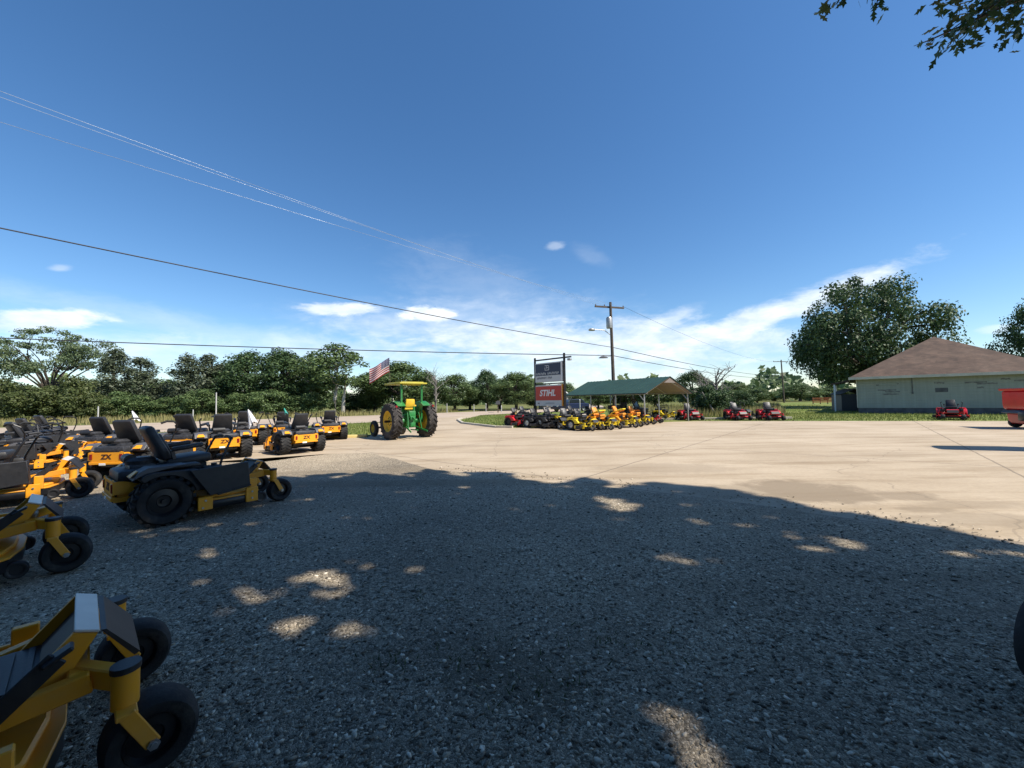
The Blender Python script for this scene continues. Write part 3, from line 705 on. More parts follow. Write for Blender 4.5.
# ------------------------------------------------------------------ tractor
def make_tractor():
    g = (395+424)/2
    root = empty('farm_tractor', (0, 0, .004), 0, 'green farm tractor with yellow wheels and canopy parked at the driveway mouth', 'tractor')
    def big(y, s):
        r, w = .80, .44; b = MB(); b.lathe([(r*.60, -w*.42), (r*.8, -w*.5), (r*.93, -w*.46), (r*.955, -w*.2), (r*.96, 0), (r*.955, w*.2), (r*.93, w*.46), (r*.8, w*.5), (r*.60, w*.42), (r*.56, 0)], 40, MY)
        k = 22
        for i in range(k):
            for q in (-1, 1):
                a = 2*PI*(i+(.5 if q > 0 else 0))/k; rot = Matrix.Rotation(a, 3, 'Y')
                b.box(rot @ Vector((r*.965, q*w*.25, 0)), (.07, w*.56, .06), rot @ Matrix.Rotation(q*.75, 3, 'X'), .008)
        o = b.build('rear_wheel', MAT['rubber_brown'], root, (0, y, r))
        b = MB(); b.lathe([(0, -.05), (.16, -.06), (.22, -.02), (.40, 0), (.46, -w*.36), (.50, -w*.42), (.49, -w*.30), (.46, 0), (.49, w*.30), (.50, w*.42), (.46, w*.36), (.40, .04), (.22, .02), (.16, .06), (0, .05)], 36, MY, closed=False)
        ri = b.build('rim', MAT['jyellow'], o)
        b = MB(); b.cyl((0, 0, 0), (0, s*.30, 0), .055, 12)
        for i in range(8): b.cyl((.17*math.cos(i*PI/4), s*.06, .17*math.sin(i*PI/4)), (.17*math.cos(i*PI/4), s*.09, .17*math.sin(i*PI/4)), .02, 6)
        b.box((0, s*.14, 0), (.24, .05, .06), None, .01); b.build('hub', MAT['blackm'], ri)
    big(.86, 1); big(-.86, -1)
    for s in (-1, 1):
        b = MB(); b.lathe(tyre_prof(.38, .20), 30, MY)
        for i in range(3): b.lathe([(.383, -.05+i*.05-.008), (.392, -.05+i*.05), (.383, -.05+i*.05+.008)], 30, MY, closed=False)
        o = b.build('front_wheel', MAT['rubber_brown'], root, (2.25, s*.72, .38))
        b = MB(); b.lathe([(0, -.07), (.07, -.07), (.09, 0), (.18, 0), (.21, -.08), (.2, 0), (.21, .08), (.18, .02), (.09, .02), (.07, .07), (0, .07)], 24, MY, closed=False); b.build('rim', MAT['jyellow'], o)
    b = MB(); b.beam((2.25, -.66, .42), (2.25, .66, .42), .09, .09, .01)
    for s in (-1, 1): b.cyl((2.25, s*.62, .36), (2.25, s*.62, .66), .04, 10)
    b.beam((2.2, .3, .60), (.9, .5, .62), .03, .05); b.build('front_axle', MAT['blackm'], root)
    b = MB(); b.cyl((0, -.68, .80), (0, .68, .80), .12, 16); b.box((.05, 0, .80), (.60, .46, .62), None, .05)
    b.box((-.22, 0, 1.08), (.30, .34, .34), None, .04); b.box((-.30, 0, .62), (.16, .30, .20), None, .03); b.box((-.36, 0, .92), (.10, .24, .16), None, .02)
    b.box((-.33, .12, 1.02), (.14, .06, .10), None, .01); b.cyl((-.3, -.1, 1.25), (-.3, -.1, 1.45), .05, 10)
    b.box((.95, 0, .72), (1.5, .34, .40), None, .04)
    b.build('transmission', MAT['green'], root)
    b = MB(); b.box((1.05, 0, .88), (.8, .40, .36), None, .03); b.cyl((1.6, 0, .8), (1.75, 0, .8), .2, 16); b.build('engine', MAT['engine'], root)
    b = MB(); b.prism([(.62, 1.06), (.62, 1.48), (1.0, 1.50), (2.42, 1.44), (2.52, 1.36), (2.52, .74), (2.30, .70), (2.30, 1.06)], -.27, .27, bev=.03)
    ho = b.build('hood', MAT['green'], root)
    for s in (-1, 1):
        b = MB(); b.box((1.5, s*.273, 1.22), (1.5, .008, .11), None, .002); b.build('stripe', MAT['jyellow'], ho)
    b = MB(); b.cyl((1.5, .12, 1.45), (1.5, .12, 2.0), .032, 10); b.build('exhaust_pipe', MAT['blackm'], root)
    for s in (-1, 1):
        b = MB(); arc = [(.0+.86*math.cos(R(a)), .80+.86*math.sin(R(a))) for a in range(30, 131, 10)]; arc2 = [(.0+.89*math.cos(R(a)), .80+.89*math.sin(R(a))) for a in range(130, 29, -10)]
        b.prism(arc + arc2, min(s*.42, s*.80), max(s*.42, s*.80)); b.prism(arc + [(.1, .95)], s*.42-.012, s*.42+.012)
        fe = b.build('fender', MAT['green'], root)
        b = MB(); b.cyl((-.60, s*.9, 1.46), (-.66, s*.9, 1.46), .05, 12); b.build('tail_light', MAT['redlens'], fe)
    b = MB(); b.box((.12, 0, 1.36), (.46, .50, .12), None, .04); b.box((-.12, 0, 1.60), (.12, .50, .38), Matrix.Rotation(R(-10), 3, 'Y'), .05, (1, .85)); b.box((-.05, 0, 1.48), (.2, .62, .07), None, .02)
    b.cyl((.1, 0, 1.05), (.1, 0, 1.34), .06, 10); b.build('seat', MAT['jyellow'], root)
    b = MB(); ring = [(.72+.0*math.cos(a), .19*math.cos(a), 1.62+.19*math.sin(a)) for a in np.linspace(0, 2*PI, 19)]; b.tube([(x-.3*(z-1.62), y, z) for x, y, z in ring], .016, 6); b.cyl((.92, 0, 1.40), (.72, 0, 1.62), .02, 8)
    b.build('steering_wheel', MAT['blackm'], root)
    for s in (-1, 1):
        b = MB(); b.beam((-.26, s*.50, .80), (-.30, s*.50, 2.46), .08, .08, .01); b.beam((-.26, s*.50, 1.45), (.15, s*.5, 1.1), .05, .05); b.build('canopy_post', MAT['green'], root)
    b = MB(); b.box((.32, 0, 2.50), (1.70, 1.36, .07), None, .03); b.box((.32, 0, 2.55), (1.45, 1.12, .05), None, .02)
    b.beam((-.30, -.5, 2.44), (-.30, .5, 2.44), .06, .06)
    b.build('canopy', MAT['canopy'], root)
    b = MB()
    for s in (-1, 1): b.beam((-.2, s*.24, .52), (-1.0, s*.40, .34), .04, .07, .006); b.beam((-.42, s*.27, 1.18), (-.62, s*.32, .44), .03, .04)
    b.beam((-.3, 0, 1.0), (-.62, .02, .86), .04, .05); b.beam((-.2, 0, .40), (-.85, 0, .40), .06, .04)
    b.build('hitch_arm', MAT['green'], root)
    return root
trac = make_tractor(); gx, gy = G(409, 438); trac.location = (gx, gy, .004); trac.rotation_euler = (0, 0, R(131)); trac.scale = (.9,)*3
# flag on the canopy
fl = empty('flag', (0, 0, 0), 0, 'striped american flag flying from the tractor canopy', 'flag')
TM = Matrix.Translation((gx, gy, .004)) @ Matrix.Rotation(R(131), 4, 'Z') @ Matrix.Diagonal((.9, .9, .9, 1))
base = TM @ Vector((1.08, .42, 2.52)); fl.scale = (.80, .80, .80); fl.location = base
b = MB(); b.cyl((0, 0, 0), (-.05, .02, 1.42), .014, 8); b.build('flagpole', MAT['wood'], fl)
def flagmat():
    m, t, bb = newmat('flag_cloth'); uv = t.n('ShaderNodeUVMap').outputs[0]; s = t.n('ShaderNodeSeparateXYZ'); t.l(uv, s.inputs[0]); U, V = s.outputs[0], s.outputs[1]
    st = t.m('LESS_THAN', t.m('FRACT', t.m('MULTIPLY', V, 6.5)), .5)
    c = t.mix(st, (.52, .50, .50), (.30, .012, .02))
    star = t.n('ShaderNodeTexVoronoi'); star.inputs['Scale'].default_value = 14; star.inputs['Randomness'].default_value = 0; t.l(uv, star.inputs['Vector'])
    cc = t.mix(t.m('LESS_THAN', star.outputs['Distance'], .3), (.012, .02, .09), (.4, .4, .45))
    c = t.mix(t.m('MULTIPLY', t.m('LESS_THAN', U, .4), t.m('GREATER_THAN', V, .462)), c, cc)
    t.l(c, bb.inputs['Base Color']); bb.inputs['Roughness'].default_value = .9
    return m
nu, nv = 18, 10; vs, uvs, fs = [], [], []
for j in range(nv+1):
    for i in range(nu+1):
        u, w_ = i/nu, j/nv
        x = -u*1.02; z = 1.40 - (1-w_)*.74 - u*.62 + .03*math.sin(u*6+w_); yy = .11*math.sin(u*7.5+w_*1.5)*u + .02*math.sin(w_*6)
        vs.append((x - .04 + (1-w_)*-.0, yy, z)); uvs.append((u, w_))
for j in range(nv):
    for i in range(nu): a = j*(nu+1)+i; fs.append((a, a+1, a+nu+2, a+nu+1))
me = npmesh('flag_cloth', vs, fs, flagmat(), True); ul = me.uv_layers.new(name='UVMap')
for l in me.loops: ul.data[l.index].uv = uvs[l.vertex_index]
link('flag_cloth', me, fl).rotation_euler = (0, 0, R(12))
# ------------------------------------------------------------------ pylon sign
sg = empty('pylon_sign', (0, 0, 0), 0, 'black framed pylon sign with a navy panel above a red panel reading STIHL', 'sign')
pL = Vector((1.42, 24.3, 0)); pR = Vector((2.98, 22.6, 0)); dv = (pR-pL).normalized(); nrm = Vector((dv.y, -dv.x, 0)); 
if nrm.y > 0: nrm = -nrm
for p, h in ((pL, 4.02), (pR, 4.12)):
    b = MB(); b.box((p.x, p.y, h/2), (.12, .12, h), None, .008); b.build('post', MAT['postblack'], sg)
for z_, e_, w_ in ((3.86, .5, .08), (2.42, 0, .07), (1.05, 0, .05)):
    b = MB(); b.beam(pL+Vector((0, 0, z_)), pR+dv*e_+Vector((0, 0, z_)), w_, w_); b.build('crossbar', MAT['postblack'], sg)
b = MB(); b.box(pR+dv*.38+Vector((0, 0, 3.72)), (.22, .16, .12), dv.to_track_quat('X', 'Z').to_matrix(), .02); b.build('floodlight', MAT['galv'], sg)
SM = Matrix(((dv.x, 0, nrm.x, 0), (dv.y, 0, nrm.y, 0), (0, 1, 0, 0), (0, 0, 0, 1)))   # local x along sign, y up, z out
mid = (pL+pR)/2
def panel(name, x0, x1, z0, z1, d, mat, parent, bev=.005, d0=-.12):
    b = MB(); b.box(((x0+x1)/2, (z0+z1)/2, (d+d0)/2), (x1-x0, z1-z0, d-d0), None, bev)
    bmesh.ops.transform(b.bm, matrix=Matrix.Translation(mid) @ SM, verts=b.bm.verts[:])
    return b.build(name, mat, parent)
L2 = (pR-pL).length/2 - .10
up = panel('upper_panel', -L2, L2-.06, 2.52, 3.66, .10, MAT['signwhite'], sg)
panel('sign_face', -L2+.04, L2-.10, 2.90, 3.60, .104, MAT['navy'], up, .001, .09)
# pale square emblem and the line of pale lettering too small to read
b = MB()
for (x, z, w_, h_) in ((-.10, 3.48, .30, .035), (-.10, 3.22, .30, .035), (.06, 3.35, .035, .26), (-.24, 3.30, .035, .16), (-.12, 3.38, .035, .14), (-.04, 3.36, .10, .03)):
    b.box((x, z, .108), (w_, h_, .008))
bmesh.ops.transform(b.bm, matrix=Matrix.Translation(mid) @ SM, verts=b.bm.verts[:]); b.build('emblem', MAT['signwhite'], up)
b = MB(); x = -L2+.12
for i, w_ in enumerate((.09, .07, .10, .06, .09, .08, .10, 0, .07, .10, .08, .09, .06, .09, .07, .08)):
    if w_:
        b.box((x+w_/2, 3.02, .108), (w_, .028, .008)); b.box((x+.015, 3.02, .1085), (.026, .14, .008)); b.box((x+w_/2, 3.075 if i % 2 else 2.965, .108), (w_*.9, .026, .0085))
    x += w_+.03 if w_ else .10
bmesh.ops.transform(b.bm, matrix=Matrix.Translation(mid) @ SM, verts=b.bm.verts[:]); b.build('lettering', MAT['signwhite'], up)
b = MB(); x = -L2+.16
for i, w_ in enumerate((.06, .05, .08, .05, .06, .07, .05, .08, .06, 0, .06, .05, .07, .06)):
    if w_: b.box((x+w_/2, 2.76, .1045), (w_, .022, .006)); b.box((x+.01, 2.76, .105), (.02, .12, .006)); b.box((x+w_/2, 2.81 if i % 3 else 2.71, .1047), (w_, .02, .006))
    x += w_+.025 if w_ else .08
bmesh.ops.transform(b.bm, matrix=Matrix.Translation(mid) @ SM, verts=b.bm.verts[:]); b.build('lettering', MAT['navy'], up)
lo = panel('lower_panel', -L2, L2-.06, 1.12, 2.34, .10, MAT['signwhite'], sg)
panel('sign_face', -L2+.02, L2-.08, 1.44, 2.27, .104, MAT['signred'], lo, .001, .09)
text_mesh('brand_lettering', 'STIHL', .50, MAT['white'], lo, Matrix.Translation(mid) @ SM @ TR(-.10, 1.86, .106), .004, .25, .98, .014)
panel('cabinet_side', L2-.055, L2+.02, 1.10, 2.36, .11, MAT['signorange'], lo)
panel('cabinet_side', L2-.055, L2+.02, 2.50, 3.68, .11, MAT['white'], up)
b = MB(); b.box((-L2+.25, 1.28, .1045), (.16, .05, .006)); b.box((.1, 1.28, .1045), (.7, .02, .006))
bmesh.ops.transform(b.bm, matrix=Matrix.Translation(mid) @ SM, verts=b.bm.verts[:]); b.build('lettering', MAT['navy'], lo)
# ------------------------------------------------------------------ carport
cp = empty('carport', (0, 0, 0), 0, 'open sided carport with green sheet metal gable roof over parked machines', 'carport')
A0 = Vector((7.45, 22.6, 0)); B0 = Vector((10.9, 24.9, 0)); ax = (B0-A0).normalized(); ay = Vector((-ax.y, ax.x, 0)); LC = 6.3; wd = (B0-A0).length
EZ, RZ = 1.80, 2.66
def cpt(u, v, z): return A0 + ax*u + ay*v + Vector((0, 0, z))
def roofmesh(name, t0, mat, u0, u1, v0, v1):
    b = MB(); pr = [(u0, EZ-.10), (wd/2, RZ), (u1, EZ-.10)]
    for (a, c) in ((pr[0], pr[1]), (pr[1], pr[2])):
        P = [cpt(a[0], v0, a[1]+t0), cpt(c[0], v0, c[1]+t0), cpt(c[0], v1, c[1]+t0), cpt(a[0], v1, a[1]+t0)]
        Q = [p + Vector((0, 0, .02)) for p in P]
        V = [b.bm.verts.new(p) for p in P+Q]
        for idx in ((0, 1, 2, 3), (7, 6, 5, 4), (0, 4, 5, 1), (1, 5, 6, 2), (2, 6, 7, 3), (3, 7, 4, 0)): b.bm.faces.new([V[i] for i in idx])
        b._fin()
        if t0 > .03:      # standing ribs
            k = int((v1-v0)/.3)
            for i in range(k+1):
                v = v0 + (v1-v0)*i/k; b.beam(cpt(a[0], v, a[1]+t0+.026), cpt(c[0], v, c[1]+t0+.026), .03, .02)
    return b.build(name, mat, cp)
roofmesh('roof', .045, MAT['roofgreen'], -.18, wd+.18, -.25, LC+.2)
roofmesh('ceiling_panel', .0, MAT['soffit'], -.16, wd+.16, -.22, LC+.18)
for u in (0, wd):
    for v in (0, LC/3, 2*LC/3, LC):
        b = MB(); b.box(cpt(u, v, EZ/2), (.06, .06, EZ), ax.to_track_quat('X', 'Z').to_matrix(), .005)
        if v in (0, LC):
            s = 1 if v == 0 else -1; b.beam(cpt(u, v, EZ-.5), cpt(u, v+.4*s, EZ-.03), .05, .05)
        b.build('post', MAT['galv'], cp)
b = MB()
for u in (0, wd): b.beam(cpt(u, -.2, EZ-.03), cpt(u, LC+.15, EZ-.03), .07, .08)
b.beam(cpt(wd/2, -.2, RZ-.06), cpt(wd/2, LC+.15, RZ-.06), .06, .07)
for i in range(5):
    v = i*LC/4
    b.beam(cpt(0, v, EZ-.03), cpt(wd/2, v, RZ-.06), .05, .06); b.beam(cpt(wd, v, EZ-.03), cpt(wd/2, v, RZ-.06), .05, .06)
b.build('truss', MAT['galv'], cp)
b = MB(); M0 = Matrix((ax, ay, (0, 0, 1))).transposed().to_4x4(); M0.translation = A0
b.prism([(wd/2-.55, RZ-.30), (wd/2, RZ-.03), (wd/2+.55, RZ-.30)], -.24, -.22, M=M0); b.build('gable_infill', MAT['soffit'], cp)
# utility vehicle under the carport
def make_utv():
    r = empty('utility_vehicle', (0, 0, 0), 0, 'black utility vehicle with roof and cargo bed parked under the carport', 'utility vehicle')
    b = MB(); b.box((0, 0, .62), (2.5, 1.3, .32), None, .05); b.prism([(.55, .75), (1.3, .70), (1.32, .95), (.6, 1.05)], -.6, .6, bev=.03); b.build('body', MAT['black'], r)
    b = MB(); b.box((-.85, 0, .95), (.95, 1.28, .06), None, .01)
    for s in (-1, 1): b.box((-.85, s*.62, 1.08), (.95, .04, .26), None, .01)
    b.box((-1.32, 0, 1.08), (.04, 1.28, .26), None, .01); b.build('cargo_bed', MAT['blackm'], r)
    b = MB()
    for s in (-1, 1): b.tube([(.72, s*.58, .95), (.35, s*.56, 1.75), (-.30, s*.56, 1.80), (-.42, s*.58, .95)], .035, 8)
    b.tube([(.35, -.56, 1.75), (.35, .56, 1.75)], .03, 8); b.tube([(-.3, -.56, 1.8), (-.3, .56, 1.8)], .03, 8); b.build('roll_cage', MAT['blackm'], r)
    b = MB(); b.box((0, 0, 1.83), (.85, 1.22, .05), None, .02); b.build('roof', MAT['black'], r)
    b = MB(); b.prism([(.69, .98), (.40, 1.70), (.39, 1.70), (.68, .98)], -.54, .54); b.build('windscreen', MAT['glass'], r)
    b = MB()
    for s in (-1, 1): b.box((-.05, s*.28, .86), (.45, .46, .14), None, .04); b.box((-.30, s*.28, 1.15), (.12, .46, .5), None, .04)
    b.build('seat', MAT['vinyl'], r)
    for x in (-.8, .85):
        for s in (-1, 1): make_wheel('wheel', .31, .25, (x, s*.62, .31), r, dict(tyre=MAT['rubber'], rim=MAT['steel']), True, 24)
    return r
u = make_utv(); q = cpt(1.7, 2.6, .01); u.location = q; u.rotation_euler = (0, 0, R(-35)); u.scale = (.86,)*3
# ------------------------------------------------------------------ car on the road
def make_car():
    r = empty('parked_car', (0, 0, 0), 0, 'dark blue car on the road seen between the sign and the carport', 'car')
    b = MB(); b.prism([(-2.2, .35), (-2.25, .8), (-2.1, .95), (-1.5, 1.0), (1.0, .98), (2.1, .82), (2.25, .6), (2.2, .32)], -.88, .88, bev=.06); b.build('body', MAT['carblue'], r)
    b = MB(); b.prism([(-1.75, .98), (-1.35, 1.42), (.2, 1.46), (1.0, .97)], -.76, .76, bev=.06); b.build('cabin_glass', MAT['glass'], r)
    b = MB(); b.box((-.55, 0, 1.45), (1.5, 1.36, .06), None, .03); b.build('roof', MAT['carblue'], r)
    for x in (-1.35, 1.4):
        for s in (-1, 1): make_wheel('wheel', .33, .2, (x, s*.8, .33), r, dict(tyre=MAT['rubber'], rim=MAT['steel']), False, 20)
    for s in (-1, 1):
        b = MB(); b.box((2.18, s*.62, .68), (.1, .34, .14), None, .02); b.build('headlight', MAT['white'], r)
    return r
c = make_car(); c.location = (6.9, 47.5+.5, .0); c.rotation_euler = (0, 0, R(206))
# ------------------------------------------------------------------ house
def m_siding():
    m, t, b = newmat('pale_green_board_siding'); tc = t.n('ShaderNodeTexCoord').outputs['Object']
    s = t.n('ShaderNodeSeparateXYZ'); t.l(tc, s.inputs[0])
    mp = t.n('ShaderNodeMapping'); t.l(tc, mp.inputs[0]); mp.inputs['Scale'].default_value = (.35, .35, 3.2)
    n1 = t.noise(mp.outputs[0], 1.6, 7, .62)
    c = t.ramp(t.noise(tc, .8, 5), [(.3, (.29, .308, .258)), (.7, (.345, .36, .305))])
    c = t.mix(t.ramp(n1, [(.66, (0, 0, 0)), (.78, (.45, .45, .45))]), c, (.16, .165, .15))
    mp3 = t.n('ShaderNodeMapping'); t.l(tc, mp3.inputs[0]); mp3.inputs['Scale'].default_value = (6, 6, .3)
    c = t.mix(.4, c, t.ramp(t.noise(mp3.outputs[0], 1.2, 5), [(.35, (.72, .72, .70)), (.65, (1, 1, 1))]), 'MULTIPLY')
    t.l(c, b.inputs['Base Color']); b.inputs['Roughness'].default_value = .8
    fr = t.m('FRACT', t.m('DIVIDE', s.outputs[2], .19)); bp = t.n('ShaderNodeBump'); bp.inputs['Distance'].default_value = .03; bp.inputs['Strength'].default_value = .8
    t.l(t.m('SUBTRACT', 1, fr), bp.inputs['Height']); t.l(bp.outputs[0], b.inputs['Normal'])
    return m
def m_shingle():
    m, t, b = newmat('brown_shingles'); tc = t.n('ShaderNodeTexCoord').outputs['Object']
    c = t.ramp(t.noise(tc, .5, 6, .65), [(.28, (.072, .046, .034)), (.5, (.115, .076, .055)), (.75, (.165, .115, .085))])
    br = t.n('ShaderNodeTexVoronoi'); br.inputs['Scale'].default_value = 3.4
    mp = t.n('ShaderNodeMapping'); t.l(tc, mp.inputs[0]); mp.inputs['Scale'].default_value = (1, 1, 2.2); t.l(mp.outputs[0], br.inputs['Vector'])
    sp = t.n('ShaderNodeSeparateColor'); t.l(br.outputs['Color'], sp.inputs[0])
    c = t.mix(.6, c, t.ramp(sp.outputs[0], [(0, (.62, .62, .62)), (1, (1.2, 1.15, 1.1))]), 'MULTIPLY')
    s = t.n('ShaderNodeSeparateXYZ'); t.l(tc, s.inputs[0])
    row = t.m('FRACT', t.m('DIVIDE', s.outputs[2], .11))
    c = t.mix(t.m('MULTIPLY', t.m('LESS_THAN', row, .16), .45), c, (.05, .032, .026))
    mp2 = t.n('ShaderNodeMapping'); t.l(tc, mp2.inputs[0]); mp2.inputs['Scale'].default_value = (1.3, 1.3, .25)
    c = t.mix(.65, c, t.ramp(t.noise(mp2.outputs[0], 1.2, 5, .6), [(.35, (.6, .56, .53)), (.65, (1.15, 1.1, 1.08))]), 'MULTIPLY')
    t.l(c, b.inputs['Base Color']); b.inputs['Roughness'].default_value = .9
    return m
HL = Vector((26.7, 31, 0)); HR = Vector((33.95, 24.75, 0)); hx = (HR-HL).normalized(); hy = Vector((-hx.y, hx.x, 0)); HW = (HR-HL).length; HD = 12.0
ho = empty('house', HL, math.atan2(hx.y, hx.x), 'pale green weathered house with brown hip roof on the right', 'house')
WZ = 2.78
b = MB(); b.box((HW/2, HD/2, (.42+WZ)/2), (HW, HD, WZ-.42), None, 0); b.build('wall', m_siding(), ho)
b = MB(); b.box((HW/2, HD/2, .2), (HW-.06, HD-.06, .46), None, 0)
for i in range(7): b.box((.9+i*1.25, .026, .2), (.5, .02, .16))
b.build('foundation', MAT['foundation'], ho)
b = MB(); ov = .45; e = WZ-.02
P = [(-ov, -ov, e), (HW+ov, -ov, e), (HW+ov, HD+ov, e), (-ov, HD+ov, e)]; r1 = (HW/2, 5.0, 5.95); r2 = (HW/2, HD-5.0, 5.95)
V = [b.bm.verts.new(p) for p in P]; q1 = b.bm.verts.new(r1); q2 = b.bm.verts.new(r2)
for f_ in ((V[0], V[1], q1), (V[1], V[2], q2, q1), (V[2], V[3], q2), (V[3], V[0], q1, q2), (V[3], V[2], V[1], V[0])): b.bm.faces.new(f_)
b._fin(); ro = b.build('roof', m_shingle(), ho, smooth=0)
b = MB()
for a, c_ in ((P[0], P[1]), (P[1], P[2]), (P[2], P[3]), (P[3], P[0])): b.beam(Vector(a)+Vector((0, 0, -.07)), Vector(c_)+Vector((0, 0, -.07)), .04, .19)
b.build('fascia', MAT['fascia'], ho)
b = MB(); b.beam((0, -.02, .45), (0, -.02, WZ-.1), .10, .05); b.build('corner_board', MAT['fascia'], ho)
b = MB(); b.cyl((3.05, -.03, 1.5), (3.05, -.03, WZ-.1), .022, 8); b.box((3.05, -.03, 1.5), (.09, .06, .12)); b.build('conduit', MAT['grey'], ho)
b = MB(); b.box((4.5, -.006, 1.68), (.62, .012, .3), None, .004); b.build('vent_cover', MAT['foundation'], ho)
g = np.random.default_rng(21)
for (x, z, l) in ((1.7, 1.75, 1.0), (2.0, 1.62, .8), (1.2, 2.15, .15), (2.3, 2.2, .1), (1.9, 1.45, .9), (4.4, 2.18, .5), (6.1, 2.16, 1.0), (6.6, 2.05, .9), (8.2, 2.2, .9), (8.6, 2.12, .6), (6.3, 1.8, .3), (9.6, 2.25, 1.0), (7.4, 2.32, .4)):
    b = MB(); pts = [(x+l*(i/8-.5), z+.05*g.random()+.02) for i in range(9)] + [(x+l*(i/8-.5), z-.05*g.random()-.02) for i in range(8, -1, -1)]
    b.prism(pts, -.006, .001); b.build('bare_wood_stain', MAT['barewood'], ho)
# porch roof behind the house's left end, and a low shed
po = empty('porch', HL + hy*4.5 - hx*1.0, math.atan2(hx.y, hx.x), 'small porch roof on posts at the left side of the house', 'porch')
b = MB(); b.prism([(-.7, 2.35), (1.25, 2.75), (1.25, 2.87), (-.7, 2.47)], 0, 3.4); b.build('roof', ro.data.materials[0], po)
for v_ in (.1, 3.3):
    b = MB(); b.box((-.5, v_, 1.18), (.12, .12, 2.36)); b.build('post', MAT['white'], po)
sh = empty('shed', (30.6, 36.4, 0), R(-20), 'low grey shed left of the house under the big tree', 'shed')
b = MB(); b.box((0, 0, .75), (1.9, 2.2, 1.5), None, .01); b.build('wall', MAT['grey'], sh)
b = MB(); b.prism([(-1.1, 1.5), (0, 2.0), (1.1, 1.5), (1.05, 1.45), (0, 1.94), (-1.05, 1.45)], -1.2, 1.2); b.build('roof', MAT['foundation'], sh)
h2 = empty('dark_roofed_house', (66, 47, 0), R(-28), 'house with dark roof behind the pale house at the right edge', 'house')
b = MB(); b.box((0, 0, 1.7), (12, 9, 3.4)); b.build('wall', MAT['fascia'], h2)
b = MB(); b.prism([(-6.6, 3.3), (0, 6.6), (6.6, 3.3), (6.4, 3.1), (0, 6.35), (-6.4, 3.1)], -5, 5); b.build('roof', MAT['foundation'], h2)
# red machine on the right edge
rw = empty('red_hopper_wagon', (0, 0, 0), 0, 'red steel hopper wagon with white plate cut by the right edge of the photo', 'wagon')
wx, wy = G(1004, 429.5); rw.location = (wx+2.4, wy-.25, 0); rw.rotation_euler = (0, 0, R(-26))
b = MB()
b.prism([(-1.50, .74), (-1.54, .90), (-1.54, 1.52), (1.54, 1.52), (1.54, .90), (1.50, .74)], -.80, .80, bev=.06)
b.prism([(-1.58, 1.52), (-1.60, 1.62), (1.60, 1.62), (1.58, 1.52)], -.85, .85, bev=.015)
b.build('hopper', MAT['red'], rw)
b = MB(); b.prism([(-1.40, .16), (-1.46, .60), (1.46, .60), (1.40, .16)], -.74, .74, bev=.05); b.build('chassis', MAT['red'], rw)
b = MB(); b.prism([(-1.60, .60), (-1.52, .74), (1.52, .74), (1.50, .60)], -.78, .78, bev=.02); b.box((-1.55, -.5, .50), (.16, .42, .36), None, .05); b.build('frame_rail', MAT['blackm'], rw)
for s in (-1, -.33, .33, 1):
    b = MB(); b.box((s*1.2, -.815, 1.22), (.06, .04, .56), None, .008); b.build('rib', MAT['red'], rw)
b = MB(); b.box((-.72, -.808, 1.26), (.55, .016, .20), None, .003); b.build('plate', MAT['white'], rw)
b = MB(); b.box((-1.30, -.806, 1.10), (.24, .013, .06), None, .002); b.build('plate', MAT['white'], rw)
b = MB(); b.box((-.2, -.8065, .93), (2.0, .013, .03)); b.build('stripe', MAT['white'], rw)
for x, y in ((-1.25, -.62), (1.25, -.62), (-1.25, .62), (1.25, .62)):
    make_wheel('wheel', .20, .2, (x*.98, y*1.1, .20), rw, dict(tyre=MAT['rubber'], rim=MAT['blackm']), False, 22)
# unseen banner added off the right side to cast a shadow on the concrete
fb = empty('shadow_caster_banner', (14.75, 9.75, 0), 0, 'unseen feather banner added beyond the right edge to cast the long shadow', 'banner')
b = MB(); b.cyl((0, 0, 0), (0, 0, 4.3), .025, 8); b.box((0, 0, .03), (.5, .5, .05), None, .01); b.build('pole', MAT['blackm'], fb)
b = MB(); pf = [(0, .9), (.0, 4.2)] + [(.42*math.sin(a), 3.8+.42*math.cos(a)) for a in np.linspace(.2, 1.5, 8)] + [(.5, 2.2), (.42, .9)]
b.prism([(x*2.4-.6, z) for x, z in pf], -.004, .004, M=Matrix.Rotation(R(67), 4, 'Z'), axis='y'); b.build('banner', MAT['red'], fb)
# unseen building added behind the camera to block sky light from the foreground
sb = empty('sky_blocker_building', (0, -5.2, 0), 0, 'long low unseen building added behind the camera to darken the foreground', 'building')
b = MB(); b.box((-2, -5, 2.1), (34, 10, 4.2), None, 0); b.build('wall', MAT['grey'], sb)
b = MB(); b.prism([(.9, 4.15), (.9, 4.3), (-5, 6.6), (-11, 4.3), (-11, 4.15), (-5, 6.4)], -20, 16, M=Matrix(((0, 1, 0, 0), (1, 0, 0, 0), (0, 0, 1, 0), (0, 0, 0, 1)))); b.build('roof', MAT['foundation'], sb)
for x in (-9, -3, 3, 10):
    b = MB(); b.box((x, .02, 1.6), (1.8, .06, 1.4), None, .01); wn = b.build('window', MAT['blackm'], sb)
    b = MB(); b.box((x, .055, 1.6), (1.6, .02, 1.2)); b.build('pane', MAT['glass'], wn)
